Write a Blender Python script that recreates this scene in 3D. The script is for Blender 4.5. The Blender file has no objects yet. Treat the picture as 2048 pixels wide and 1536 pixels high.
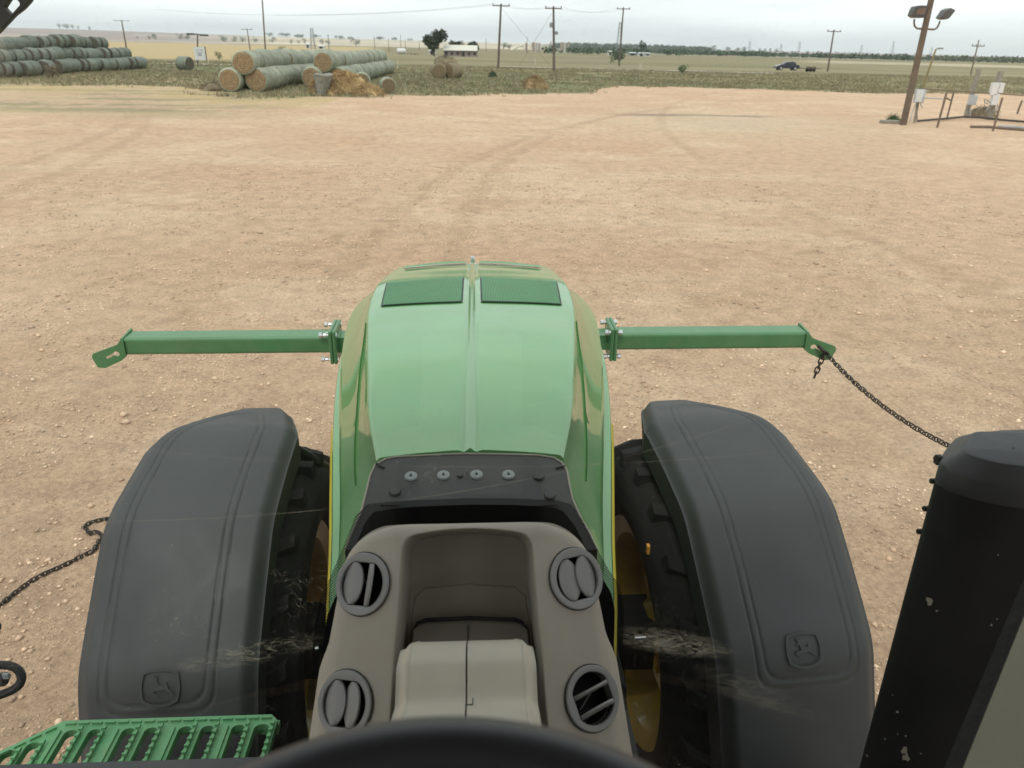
import bpy, math, random
import numpy as np
from mathutils import Matrix, Vector
from mathutils.geometry import tessellate_polygon
random.seed(7)
rng = np.random.default_rng(11)
S = bpy.context.scene
COL = S.collection
R_ = math.radians

# ------------------------------------------------------------------ camera
F = 1540.0
def nrm(v):
    v = np.array(v, float)
    return v / np.linalg.norm(v)
def ray(px, py): return np.array([px - 1024, 768 - py, F]) / F
_n = nrm([1, .012, .0441])
_f = ray(948, 92); _f = nrm(_f - _n * np.dot(_f, _n))
_u = nrm(np.cross(_f, _n)); _u = _u if _u[1] > 0 else -_u
T = np.array([_n, _f, _u])                    # tractor axes seen from the lens
_r = R_(1.2); _p = math.atan((768 - 93.7) * math.cos(_r) / F)
_uw = np.array([math.sin(_r) * math.cos(_p), math.cos(_r) * math.cos(_p), -math.sin(_p)])
_fw = ray(947, 93.7 - .0209 * 77); _fw = nrm(_fw - _uw * np.dot(_fw, _uw))
_rw = nrm(np.cross(_fw, _uw)); _rw = _rw if _rw[0] > 0 else -_rw
W = np.array([_rw, _fw, _uw])
CZ = 3.1
CAMT = np.array([.02, 0, CZ])
def ut(px, py, x=None, y=None, z=None):
    """a measured point of the tractor, in the tractor's own metres"""
    v = T @ ray(px, py)
    t = (x - CAMT[0]) / v[0] if x is not None else (y / v[1] if y is not None else (z - CZ) / v[2])
    return CAMT + v * t
def uw(px, py, z=0, y=None):
    v = W @ ray(px, py)
    t = (z - CZ) / v[2] if y is None else y / v[1]
    return np.array([0, 0, CZ]) + v * t

cam = bpy.data.cameras.new('camera'); cam_o = bpy.data.objects.new('camera', cam); COL.objects.link(cam_o)
mat3 = Matrix(((W[0][0], W[0][1], -W[0][2]), (W[1][0], W[1][1], -W[1][2]), (W[2][0], W[2][1], -W[2][2])))
cam_o.matrix_world = Matrix.Translation((0, 0, CZ)) @ mat3.to_4x4()
cam.sensor_width = 36; cam.lens = 36 * F / 2048
cam.clip_start = .02; cam.clip_end = 30000
cam.dof.use_dof = True; cam.dof.focus_distance = 2.3; cam.dof.aperture_fstop = 7.5
S.camera = cam_o

# ------------------------------------------------------------------ light
SUN_EL, SUN_AZ = 58, 200       # high behind the cloud, from behind-left
w = bpy.data.worlds.new('World'); S.world = w; w.use_nodes = True
nt = w.node_tree; nt.nodes.clear()
def N(tree, t, **kw):
    n = tree.nodes.new(t)
    for k, v in kw.items():
        if k in ('inputs',):
            for a, b in v.items(): n.inputs[a].default_value = b
        else: setattr(n, k, v)
    return n
sky = N(nt, 'ShaderNodeTexSky', sky_type='NISHITA'); sky.sun_disc = False
sky.sun_elevation = R_(SUN_EL); sky.sun_rotation = R_(SUN_AZ); sky.altitude = 300; sky.dust_density = 3
bg1 = N(nt, 'ShaderNodeBackground', inputs={'Strength': .1})
nt.links.new(sky.outputs[0], bg1.inputs[0])
tc = N(nt, 'ShaderNodeTexCoord'); mp = N(nt, 'ShaderNodeMapping'); mp.inputs['Scale'].default_value = (1.2, 1.2, 11)
nt.links.new(tc.outputs['Generated'], mp.inputs[0])
nz = N(nt, 'ShaderNodeTexNoise', inputs={'Scale': 1.6, 'Detail': 5, 'Roughness': .5}); nt.links.new(mp.outputs[0], nz.inputs[0])
cr = N(nt, 'ShaderNodeValToRGB'); nt.links.new(nz.outputs[0], cr.inputs[0])
cr.color_ramp.elements[0].position = .36; cr.color_ramp.elements[0].color = (.69, .735, .745, 1)
cr.color_ramp.elements[1].position = .62; cr.color_ramp.elements[1].color = (.955, .985, .98, 1)
bg2 = N(nt, 'ShaderNodeBackground', inputs={'Strength': 1.18}); nt.links.new(cr.outputs[0], bg2.inputs[0])
mx = N(nt, 'ShaderNodeMixShader', inputs={0: .92}); nt.links.new(bg1.outputs[0], mx.inputs[1]); nt.links.new(bg2.outputs[0], mx.inputs[2])
wo = N(nt, 'ShaderNodeOutputWorld'); nt.links.new(mx.outputs[0], wo.inputs[0])
sl = bpy.data.lights.new('sun', 'SUN'); sl.energy = 1.3; sl.angle = R_(18); sl.color = (1, .96, .9)
so = bpy.data.objects.new('sun', sl); COL.objects.link(so)
_a, _e = R_(SUN_AZ), R_(SUN_EL)
so.rotation_euler = Vector((math.sin(_a) * math.cos(_e), math.cos(_a) * math.cos(_e), math.sin(_e))).to_track_quat('Z', 'Y').to_euler()
S.view_settings.view_transform = 'Standard'; S.view_settings.look = 'None'
S.view_settings.exposure = 0.29; S.view_settings.gamma = 1; S.view_settings.use_curve_mapping = False
S.cycles.max_bounces = 8; S.cycles.transparent_max_bounces = 12; S.cycles.volume_bounces = 0
S.cycles.use_denoising = True

# ------------------------------------------------------------------ materials
def new_mat(name):
    m = bpy.data.materials.new(name); m.use_nodes = True
    t = m.node_tree; t.nodes.clear()
    o = N(t, 'ShaderNodeOutputMaterial'); b = N(t, 'ShaderNodeBsdfPrincipled'); t.links.new(b.outputs[0], o.inputs[0])
    return m, t, b, o
def simple(name, col, rough=.5, metal=0, coat=0, var=.15, vscale=6, bump=0, bscale=60, spec=.5, dust=0, dustcol=(.42, .33, .24), coords='Object', coat_r=.08):
    """base colour with blotchy variation, optional grain and a film of dust"""
    m, t, b, o = new_mat(name)
    tc = N(t, 'ShaderNodeTexCoord')
    n1 = N(t, 'ShaderNodeTexNoise', inputs={'Scale': vscale, 'Detail': 6, 'Roughness': .62}); t.links.new(tc.outputs[coords], n1.inputs[0])
    r1 = N(t, 'ShaderNodeMapRange', inputs={1: .3, 2: .7, 3: 1 - var, 4: 1 + var}); t.links.new(n1.outputs[0], r1.inputs[0])
    mul = N(t, 'ShaderNodeVectorMath', operation='SCALE'); mul.inputs[0].default_value = col
    t.links.new(r1.outputs[0], mul.inputs['Scale'])
    src = mul.outputs[0]
    b.inputs['Roughness'].default_value = rough
    if dust:
        n2 = N(t, 'ShaderNodeTexNoise', inputs={'Scale': vscale * .7, 'Detail': 8, 'Roughness': .7, 'Distortion': .6}); t.links.new(tc.outputs[coords], n2.inputs[0])
        r2 = N(t, 'ShaderNodeMapRange', inputs={1: .38, 2: .75, 3: dust * .35, 4: dust}); t.links.new(n2.outputs[0], r2.inputs[0])
        mixn = N(t, 'ShaderNodeMix', data_type='RGBA'); t.links.new(r2.outputs[0], mixn.inputs[0])
        t.links.new(src, mixn.inputs[6]); mixn.inputs[7].default_value = (*dustcol, 1); src = mixn.outputs[2]
        r3 = N(t, 'ShaderNodeMapRange', inputs={1: .35, 2: .75, 3: rough, 4: min(1, rough + .2)}); t.links.new(n2.outputs[0], r3.inputs[0]); t.links.new(r3.outputs[0], b.inputs['Roughness'])
    t.links.new(src, b.inputs['Base Color'])
    b.inputs['Metallic'].default_value = metal; b.inputs['Specular IOR Level'].default_value = spec
    b.inputs['Coat Weight'].default_value = coat; b.inputs['Coat Roughness'].default_value = coat_r
    if bump:
        n3 = N(t, 'ShaderNodeTexNoise', inputs={'Scale': bscale, 'Detail': 4}); t.links.new(tc.outputs[coords], n3.inputs[0])
        bp = N(t, 'ShaderNodeBump', inputs={'Strength': bump, 'Distance': .01}); t.links.new(n3.outputs[0], bp.inputs['Height']); t.links.new(bp.outputs[0], b.inputs['Normal'])
    return m
paint = simple('green_paint', (.048, .25, .058), .32, coat=.75, var=.06, vscale=6, dust=.34, dustcol=(.27, .34, .16), coat_r=.05, spec=.35)
paint2 = simple('green_steel_paint', (.03, .17, .055), .42, coat=.3, var=.1, vscale=9, dust=.16, spec=.5)
screen_m = simple('dark_green_mesh', (.045, .16, .07), .6, var=.1, dust=.08)
green_plastic = simple('green_step_plastic', (.06, .27, .105), .5, var=.1, vscale=14, dust=.22, bump=.15, bscale=150)
gap_m = simple('dark_gap', (.012, .03, .016), .6)
fender_m = simple('black_fender_plastic', (.034, .0365, .037), .56, var=.1, vscale=5, dust=.07, dustcol=(.17, .17, .165), bump=.06, bscale=700, spec=.6)
plastic_k = simple('black_plastic', (.0095, .0115, .0115), .46, var=.15, vscale=5, dust=.05, bump=.08, bscale=500)
rubber = simple('tyre_rubber', (.014, .014, .014), .8, var=.25, dust=.14, dustcol=(.12, .10, .08), bump=.3, bscale=80)
chassis_m = simple('dark_chassis', (.012, .012, .012), .7, var=.3, dust=.12, dustcol=(.10, .08, .06))
yellow = simple('yellow_rim_paint', (.50, .34, .02), .4, coat=.3, var=.15, vscale=7, dust=.35, dustcol=(.22, .17, .10))
yellow2 = simple('yellow_stripe', (.62, .50, .05), .35, coat=.4, var=.05)
dash_m = simple('taupe_dash_plastic', (.285, .262, .215), .62, var=.05, vscale=10, dust=.08, bump=.22, bscale=900)
dash_m2 = simple('taupe_cover_plastic', (.375, .345, .275), .55, var=.05, vscale=10, dust=.06, bump=.22, bscale=900)
dash_d = simple('dark_taupe_plastic', (.065, .06, .05), .6, var=.05, bump=.2, bscale=900)
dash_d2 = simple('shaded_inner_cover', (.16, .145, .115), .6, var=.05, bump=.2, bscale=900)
vent_m = simple('grey_vent_plastic', (.19, .19, .18), .5, var=.05, bump=.1, bscale=900)
stack_m = simple('matt_black_stack', (.0085, .0095, .0095), .55, var=.15, vscale=5, dust=.03, spec=.3)
clip_m = simple('grey_clip_plastic', (.20, .22, .215), .5, var=.05)
void_m = simple('duct_black', (.006, .006, .006), .8)
wheel_m = simple('steering_wheel_skin', (.022, .024, .030), .38, var=.08, bump=.15, bscale=1400, spec=.6)
liner_m = simple('headliner', (.22, .205, .175), .9, var=.05)
pillar_m = simple('olive_pillar_trim', (.20, .195, .14), .55, var=.05, bump=.15, bscale=900)
steel_m = simple('zinc_steel', (.62, .63, .64), .3, metal=1, var=.1)
chain_m = simple('dark_chain_steel', (.05, .042, .035), .5, metal=.6, var=.4, vscale=40)
wood_m = simple('weathered_pole_wood', (.13, .105, .085), .85, var=.3, vscale=3, bump=.4, bscale=20)
rust_m = simple('rusty_brown_steel', (.115, .085, .062), .7, var=.35, vscale=2.5, dust=.25, dustcol=(.25, .17, .10))
ygrey_m = simple('ochre_pole_steel', (.22, .17, .07), .7, var=.3)
concrete_m = simple('grey_concrete', (.24, .22, .18), .85, var=.2, bump=.3, bscale=40)
galv_m = simple('light_grey_cabinet', (.42, .44, .45), .5, var=.1)
insul_m = simple('dark_insulator', (.06, .055, .052), .4)
lampglass_m = simple('brown_lamp_glass', (.15, .095, .07), .25, var=.2)
white_m = simple('white_metal', (.62, .62, .60), .5, var=.08)
cream_m = simple('cream_metal_roof', (.60, .57, .49), .5, var=.08)
wall_m = simple('dim_wall', (.30, .24, .22), .8, var=.15)
darkwin_m = simple('dark_opening', (.02, .022, .025), .4)
tan_m = simple('tan_tank_steel', (.42, .34, .26), .6, var=.2)
grey_m = simple('grey_steel', (.25, .26, .27), .6, var=.2)
bark_m = simple('bark', (.09, .07, .05), .9, var=.3)
car_m = simple('dark_blue_car_paint', (.02, .028, .045), .3, coat=.8, var=.05)
carglass_m = simple('car_glass', (.05, .06, .07), .15)
hose_m = simple('black_hose', (.02, .02, .02), .6)

def leaf_mat(name, c1, c2):
    m, t, b, o = new_mat(name)
    g = N(t, 'ShaderNodeNewGeometry'); tc = N(t, 'ShaderNodeTexCoord')
    n1 = N(t, 'ShaderNodeTexNoise', inputs={'Scale': .9, 'Detail': 5}); t.links.new(tc.outputs['Object'], n1.inputs[0])
    r1 = N(t, 'ShaderNodeMapRange', inputs={1: .35, 2: .65}); t.links.new(n1.outputs[0], r1.inputs[0])
    mi = N(t, 'ShaderNodeMix', data_type='RGBA'); mi.inputs[6].default_value = (*c1, 1); mi.inputs[7].default_value = (*c2, 1)
    t.links.new(r1.outputs[0], mi.inputs[0])
    r2 = N(t, 'ShaderNodeMapRange', inputs={3: .65, 4: 1.35}); t.links.new(g.outputs['Random Per Island'], r2.inputs[0])
    sc = N(t, 'ShaderNodeVectorMath', operation='SCALE'); t.links.new(mi.outputs[2], sc.inputs[0]); t.links.new(r2.outputs[0], sc.inputs['Scale'])
    t.links.new(sc.outputs[0], b.inputs['Base Color']); b.inputs['Roughness'].default_value = .75
    b.inputs['Specular IOR Level'].default_value = .25
    return m
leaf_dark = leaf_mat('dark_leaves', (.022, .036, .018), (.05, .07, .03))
leaf_far = leaf_mat('haze_toned_leaves', (.055, .085, .055), (.10, .14, .085))  # lightened to put some distance haze into the leaf colour
leaf_green = leaf_mat('green_leaves', (.04, .085, .03), (.08, .13, .045))
grass_m = leaf_mat('grass_blades', (.15, .165, .085), (.33, .275, .165))
dry_m = leaf_mat('dry_stems', (.16, .13, .085), (.26, .21, .13))
hay_m = leaf_mat('loose_hay', (.36, .25, .12), (.52, .38, .20))
stone_m = leaf_mat('pebbles', (.50, .345, .23), (.68, .52, .375))

def net_mat(name, c1, c2, band):
    m, t, b, o = new_mat(name)
    tc = N(t, 'ShaderNodeTexCoord'); sx = N(t, 'ShaderNodeSeparateXYZ'); t.links.new(tc.outputs['Object'], sx.inputs[0])
    oi = N(t, 'ShaderNodeObjectInfo')
    ad = N(t, 'ShaderNodeMath', operation='ADD'); t.links.new(sx.outputs['Y'], ad.inputs[0]); t.links.new(oi.outputs['Random'], ad.inputs[1])
    n1 = N(t, 'ShaderNodeTexNoise', noise_dimensions='1D', inputs={'Scale': band, 'Detail': 3, 'Roughness': .6}); t.links.new(ad.outputs[0], n1.inputs['W'])
    n2 = N(t, 'ShaderNodeTexNoise', inputs={'Scale': 2.6, 'Detail': 6, 'Roughness': .7}); t.links.new(tc.outputs['Object'], n2.inputs[0])
    a2 = N(t, 'ShaderNodeMath', operation='ADD'); t.links.new(n1.outputs[0], a2.inputs[0]); t.links.new(n2.outputs[0], a2.inputs[1])
    r = N(t, 'ShaderNodeMapRange', inputs={1: .8, 2: 1.2}); t.links.new(a2.outputs[0], r.inputs[0])
    mi = N(t, 'ShaderNodeMix', data_type='RGBA'); mi.inputs[6].default_value = (*c1, 1); mi.inputs[7].default_value = (*c2, 1); t.links.new(r.outputs[0], mi.inputs[0])
    r2 = N(t, 'ShaderNodeMapRange', inputs={3: .78, 4: 1.2}); t.links.new(oi.outputs['Random'], r2.inputs[0])
    sc = N(t, 'ShaderNodeVectorMath', operation='SCALE'); t.links.new(mi.outputs[2], sc.inputs[0]); t.links.new(r2.outputs[0], sc.inputs['Scale'])
    t.links.new(sc.outputs[0], b.inputs['Base Color']); b.inputs['Roughness'].default_value = .6
    bp = N(t, 'ShaderNodeBump', inputs={'Strength': .5, 'Distance': .05}); t.links.new(a2.outputs[0], bp.inputs['Height']); t.links.new(bp.outputs[0], b.inputs['Normal'])
    return m
net_green = net_mat('green_net_wrap', (.155, .155, .10), (.375, .40, .30), 16)
net_grey = net_mat('old_grey_net_wrap', (.085, .097, .072), (.22, .245, .19), 9)
def face_mat(name, c1, c2):
    m, t, b, o = new_mat(name)
    tc = N(t, 'ShaderNodeTexCoord')
    mp = N(t, 'ShaderNodeMapping'); mp.inputs['Scale'].default_value = (1, 0, 1); t.links.new(tc.outputs['Object'], mp.inputs[0])
    wv = N(t, 'ShaderNodeTexWave', wave_type='RINGS', rings_direction='SPHERICAL', inputs={'Scale': 2.6, 'Distortion': 5, 'Detail': 4, 'Detail Scale': 2.5}); t.links.new(mp.outputs[0], wv.inputs[0])
    n2 = N(t, 'ShaderNodeTexNoise', inputs={'Scale': 9, 'Detail': 5}); t.links.new(tc.outputs['Object'], n2.inputs[0])
    a2 = N(t, 'ShaderNodeMath', operation='MULTIPLY_ADD', inputs={1: .45}); t.links.new(wv.outputs['Fac'], a2.inputs[0]); t.links.new(n2.outputs[0], a2.inputs[2])
    r = N(t, 'ShaderNodeMapRange', inputs={1: .35, 2: 1.0}); t.links.new(a2.outputs[0], r.inputs[0])
    mi = N(t, 'ShaderNodeMix', data_type='RGBA'); mi.inputs[6].default_value = (*c1, 1); mi.inputs[7].default_value = (*c2, 1); t.links.new(r.outputs[0], mi.inputs[0])
    t.links.new(mi.outputs[2], b.inputs['Base Color']); b.inputs['Roughness'].default_value = .9
    bp = N(t, 'ShaderNodeBump', inputs={'Strength': .7, 'Distance': .05}); t.links.new(a2.outputs[0], bp.inputs['Height']); t.links.new(bp.outputs[0], b.inputs['Normal'])
    return m
straw_face = face_mat('straw_face', (.15, .095, .05), (.36, .25, .135))
old_face = face_mat('old_grey_face', (.05, .045, .035), (.16, .14, .10))
dark_face = face_mat('brown_old_face', (.10, .075, .045), (.26, .185, .10))

# ------------------------------------------------------------------ mesh helpers
class MB:
    def __init__(s): s.v = []; s.f = []
    def add(s, vs, fs):
        o = len(s.v); s.v += [tuple(map(float, p)) for p in vs]; s.f += [tuple(i + o for i in f) for f in fs]; return s
    def box(s, c, d, M=None):
        c = np.array(c, float); h = np.array(d, float) / 2
        vs = [np.array([x, y, z]) * h for x in (-1, 1) for y in (-1, 1) for z in (-1, 1)]
        if M is not None: vs = [np.array(M) @ v for v in vs]
        return s.add([c + v for v in vs], [(0, 1, 3, 2), (4, 6, 7, 5), (0, 4, 5, 1), (2, 3, 7, 6), (0, 2, 6, 4), (1, 5, 7, 3)])
    def tube(s, pts, r, n=10, caps=True):
        pts = [np.array(p, float) for p in pts]; m = len(pts)
        rr = r if hasattr(r, '__len__') else [r] * m
        vs = []; up = None
        for i, p in enumerate(pts):
            t = nrm(pts[min(i + 1, m - 1)] - pts[max(i - 1, 0)])
            if up is None:
                a = np.array([0, 0, 1.]) if abs(t[2]) < .9 else np.array([1., 0, 0]); up = nrm(np.cross(np.cross(t, a), t))
            else: up = nrm(up - t * np.dot(up, t))
            q = np.cross(t, up)
            for k in range(n):
                a = 2 * math.pi * k / n; vs.append(p + rr[i] * (math.cos(a) * up + math.sin(a) * q))
        fs = [(i * n + k, i * n + (k + 1) % n, (i + 1) * n + (k + 1) % n, (i + 1) * n + k) for i in range(m - 1) for k in range(n)]
        if caps: fs += [tuple(range(n))[::-1], tuple((m - 1) * n + k for k in range(n))]
        return s.add(vs, fs)
    def grid(s, P, close_u=False):
        """P[i][j] points"""
        P = np.asarray(P, float); a, b = P.shape[:2]
        fs = []
        for i in range(a - 1 + (1 if close_u else 0)):
            for j in range(b - 1):
                i2 = (i + 1) % a
                fs.append((i * b + j, i * b + j + 1, i2 * b + j + 1, i2 * b + j))
        return s.add(P.reshape(-1, 3), fs)
    def prism(s, outer, off, holes=()):
        """outer: list of 3-D points in one plane; off: extrusion vector"""
        loops = [[Vector(p) for p in outer]] + [[Vector(p) for p in h] for h in holes]
        flat = [np.array(p, float) for L in loops for p in L]; n = len(flat); off = np.array(off, float)
        tri = tessellate_polygon(loops)
        fs = [tuple(t) for t in tri] + [tuple(i + n for i in t[::-1]) for t in tri]
        k = 0
        for L in loops:
            m = len(L); fs += [(k + i, k + (i + 1) % m, k + (i + 1) % m + n, k + i + n) for i in range(m)]; k += m
        return s.add(flat + [p + off for p in flat], fs)
    def lathe(s, prof, n=32, c=(0, 0, 0), axis='x'):
        """prof: (radius, along)"""
        P = []
        for k in range(n):
            a = 2 * math.pi * k / n; row = []
            for r, h in prof:
                if axis == 'x': row.append((c[0] + h, c[1] + r * math.cos(a), c[2] + r * math.sin(a)))
                elif axis == 'y': row.append((c[0] + r * math.cos(a), c[1] + h, c[2] + r * math.sin(a)))
                else: row.append((c[0] + r * math.cos(a), c[1] + r * math.sin(a), c[2] + h))
            P.append(row)
        return s.grid(P, close_u=True)
def link(name, data, parent=None):
    o = bpy.data.objects.new(name, data); COL.objects.link(o)
    if parent is not None: o.parent = parent
    return o
def obj(name, mb, mat, parent=None, smooth=None, **kw):
    me = bpy.data.meshes.new(name); me.from_pydata(mb.v, [], mb.f); me.update()
    import bmesh
    bm = bmesh.new(); bm.from_mesh(me); bmesh.ops.recalc_face_normals(bm, faces=bm.faces[:]); bm.to_mesh(me); bm.free()
    for m in (mat if isinstance(mat, (list, tuple)) else [mat]): me.materials.append(m)
    if smooth is not None:
        me.shade_smooth(); me.set_sharp_from_angle(angle=R_(smooth))
    o = link(name, me, parent)
    tag(o, **kw)
    return o
def tag(o, label=None, cat=None, group=None, kind=None):
    for k, v in (('label', label), ('category', cat), ('group', group), ('kind', kind)):
        if v is not None: o[k] = v
    return o
def empty(name, loc=(0, 0, 0), rz=0, parent=None, **kw):
    o = link(name, None, parent); o.location = [float(a) for a in loc]; o.rotation_euler = (0, 0, rz); o.empty_display_size = .2
    return tag(o, **kw)
def bevel(o, wdt, seg=2, ang=35):
    m = o.modifiers.new('bevel', 'BEVEL'); m.width = wdt; m.segments = seg; m.limit_method = 'ANGLE'; m.angle_limit = R_(ang); m.harden_normals = False
    return o
def copy_tree(o, parent=None):
    c = o.copy(); COL.objects.link(c); c.parent = parent
    for ch in list(o.children): copy_tree(ch, c)
    return c
ORD = 'first second third fourth fifth sixth seventh eighth ninth tenth eleventh twelfth thirteenth fourteenth fifteenth sixteenth seventeenth eighteenth nineteenth twentieth twenty-first twenty-second twenty-third twenty-fourth twenty-fifth twenty-sixth twenty-seventh twenty-eighth twenty-ninth thirtieth thirty-first thirty-second thirty-third thirty-fourth thirty-fifth thirty-sixth thirty-seventh thirty-eighth thirty-ninth fortieth forty-first forty-second forty-third forty-fourth forty-fifth'.split()

# value noise
_perm = rng.random((256, 256))
def vnoise(x, y):
    xi = np.floor(x).astype(int); yi = np.floor(y).astype(int); fx = x - xi; fy = y - yi
    fx = fx * fx * (3 - 2 * fx); fy = fy * fy * (3 - 2 * fy)
    g = lambda a, b: _perm[a % 256, b % 256]
    return (g(xi, yi) * (1 - fx) + g(xi + 1, yi) * fx) * (1 - fy) + (g(xi, yi + 1) * (1 - fx) + g(xi + 1, yi + 1) * fx) * fy
def fbm(x, y, o=4, k=.5):
    s = 0; a = 1; tot = 0
    for i in range(o):
        s = s + a * vnoise(x * 2 ** i + 17 * i, y * 2 ** i + 31 * i); tot += a; a *= k
    return s / tot
def sm(a, b, x):
    t = np.clip((x - a) / (b - a), 0, 1); return t * t * (3 - 2 * t)

# ------------------------------------------------------------------ ground
def skyrise(az):
    """how many radians the far land stands above eye level, by bearing (degrees, right positive)"""
    return np.interp(az, [-60, -31, -24, -12, -4, 4, 12, 16, 24, 32, 60], [.009, .0080, .0078, .0052, .0046, .0038, .0040, .0012, .0008, .0002, 0])
def height(x, y):
    r = np.hypot(x, y); az = np.degrees(np.arctan2(x, y))
    far = (skyrise(az) * r + 2.6) * sm(700, 3600, r)
    swell = (fbm(x / 400 + 5, y / 400, 3) - .5) * 3.2 * sm(200, 900, r)
    mound = (fbm(x / 9, y / 9, 3) - .5) * .22 * sm(14, 60, r)
    lump = (fbm(x / .35, y / .35, 4, .6) - .5) * .045 * (1 - sm(14, 40, r)) + (fbm(x / 1.7 + 9, y / 1.7, 3) - .5) * .05 * (1 - sm(40, 90, r)) * sm(1.5, 4, r)
    return far + swell + mound + lump
def H(x, y): return float(height(np.array([float(x)]), np.array([float(y)]))[0])
BX = [-200, -45, -32, -21, -14, -7, -1.6, 5, 9, 13, 24, 36, 50, 80, 250]
BY = [60, 58, 60, 61, 50, 53, 57, 60, 63, 73, 74.5, 71, 73, 80, 130]
def edge(x): return np.interp(x, BX, BY)
def mixc(c, m, d): return c * (1 - m[:, None]) + np.array(d)[None, :] * m[:, None]
def land_colour(x, y):
    r = np.hypot(x, y); az = np.degrees(np.arctan2(x, y)); n = len(x)
    n1 = fbm(x / 2.2, y / 1.9, 5, .62); n2 = fbm(x / 11 + 3, y / 4 + 8, 4); n3 = fbm(x / .6, y / .45, 4, .65); n4 = fbm(x / 40, y / 26, 4)
    c = np.tile(np.array([.605, .418, .278]), (n, 1))
    c = mixc(c, sm(.48, .68, n1) * .6, (.70, .52, .36))
    c = mixc(c, sm(.50, .72, fbm(x / 5 + 3, y / 4 + 8, 4)) * .50, (.555, .360, .230))
    c = mixc(c, sm(.58, .78, n3) * .40, (.43, .28, .175))
    c = mixc(c, sm(.55, .80, fbm(x / 7 + 40, y / 5, 4)) * .35, (.68, .505, .345))
    gp_ = np.exp(-((x - 12) / 6) ** 2 - ((y - 38) / 6) ** 2); c = mixc(c, gp_ * .5, (.60, .50, .37))
    # a dark smear of damp soil and wheel marks
    d = np.abs(y - (41.6 + .13 * (x - 9)) - .6 * (n1 - .5)); c = mixc(c, (1 - sm(.25, .9, d)) * sm(6, 9, x) * (1 - sm(14, 17, x)) * .65, (.20, .165, .125))
    for k, (x0, rad) in enumerate([(60, 62), (61.7, 62), (-70, 60), (-71.8, 60), (95, 88)]):
        dd = np.abs(np.hypot(x - x0, y - 8 - 3 * k) - rad) + .3 * (n3 - .5); c = mixc(c, (1 - sm(.10, .34, dd)) * .26 * sm(.4, .6, n2 + .1), (.38, .25, .16))
    lz = sm(-7, -13, x) if False else (1 - sm(-15, -7, x)); lz = lz * sm(33, 41, y); c = mixc(c, lz * .45, (.45, .35, .235)); stk = lz * sm(.44, .56, fbm(x / 9 + 2, (y - .12 * x) / 1.5, 4, .6)); c = mixc(c, stk * .75, (.27, .25, .145)); c = mixc(c, lz * sm(.55, .66, fbm(x / 6 + 22, (y - .1 * x) / 1.1, 4, .6)) * .6, (.56, .45, .24))
    # straw and weeds at the yard's edge, then grass
    e = y - edge(x) + (n1 - .5) * 5 + (n2 - .5) * 7
    straw = sm(-12, -2, e) * (1 - sm(0, 3, e)) * (x < -8) * sm(.42, .55, n1)
    c = mixc(c, straw * .6, (.47, .36, .16))
    g = sm(-.8, .8, e)
    gc = np.tile(np.array([.195, .200, .105]), (n, 1))
    gc = mixc(gc, sm(.40, .58, n2) * .8, (.31, .265, .155)); gc = mixc(gc, sm(.5, .7, n1) * .45, (.13, .16, .075))
    tan = sm(.45, .65, n4 + .12 * sm(90, 160, r)); gc = mixc(gc, tan * .55, (.34, .27, .15))
    lf = (az < -14) * sm(-8, 2, e) * (1 - sm(14, 26, e)); gc = mixc(gc, lf * sm(.44, .56, n1) * .8, (.42, .315, .20))
    c = mixc(c, g, (0, 0, 0)) + gc * g[:, None]
    # olive-tan pasture beyond 120 m
    f = sm(115, 150, r + 30 * (n4 - .5)); pc = np.tile(np.array([.225, .20, .112]), (n, 1))
    pc = mixc(pc, sm(.4, .65, fbm(x / 60, y / 14, 3)) * .6, (.33, .275, .165)); pc = mixc(pc, sm(.5, .7, fbm(x / 35, y / 9 + 5, 3)) * .5, (.145, .145, .08))
    c = c * (1 - f)[:, None] + pc * f[:, None]
    # golden stubble field on the left
    gl = sm(150, 165, r) * (1 - sm(760, 860, r)) * (1 - sm(-7.5, -5.5, az)); gold = np.array([.49, .375, .20])
    c = mixc(c, gl * (.92), gold); c = mixc(c, gl * sm(.45, .65, fbm(x / 50, y / 16, 4)) * .35, (.44, .33, .17))
    # pale fields and grey-lilac slopes far off
    fl = sm(780, 860, r) * (1 - sm(-17, -11, az)); c = mixc(c, fl, (.33, .27, .235)); c = mixc(c, fl * sm(.5, .6, fbm(az / 5, r / 600, 3)) * .6, (.45, .38, .30))
    fm = sm(900, 1300, r) * sm(-19, -11, az) * (1 - sm(3, 6, az)); c = mixc(c, fm, (.50, .43, .31)); c = mixc(c, fm * sm(.52, .6, fbm(az / 4, r / 350, 3)) * .8, (.66, .57, .43))
    fr = sm(480, 620, r) * sm(4, 7, az); c = mixc(c, fr, (.16, .17, .11)); c = mixc(c, fr * sm(.5, .62, fbm(az / 6, r / 300 + 9, 3)) * .7, (.36, .30, .22))
    pr = sm(15, 19, az) * sm(1500, 2000, r); c = mixc(c, pr, (.36, .27, .23))
    ps = sm(20, 24, az) * sm(300, 330, r) * (1 - sm(380, 430, r)); c = mixc(c, ps * .9, (.46, .39, .27))
    return c
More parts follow.
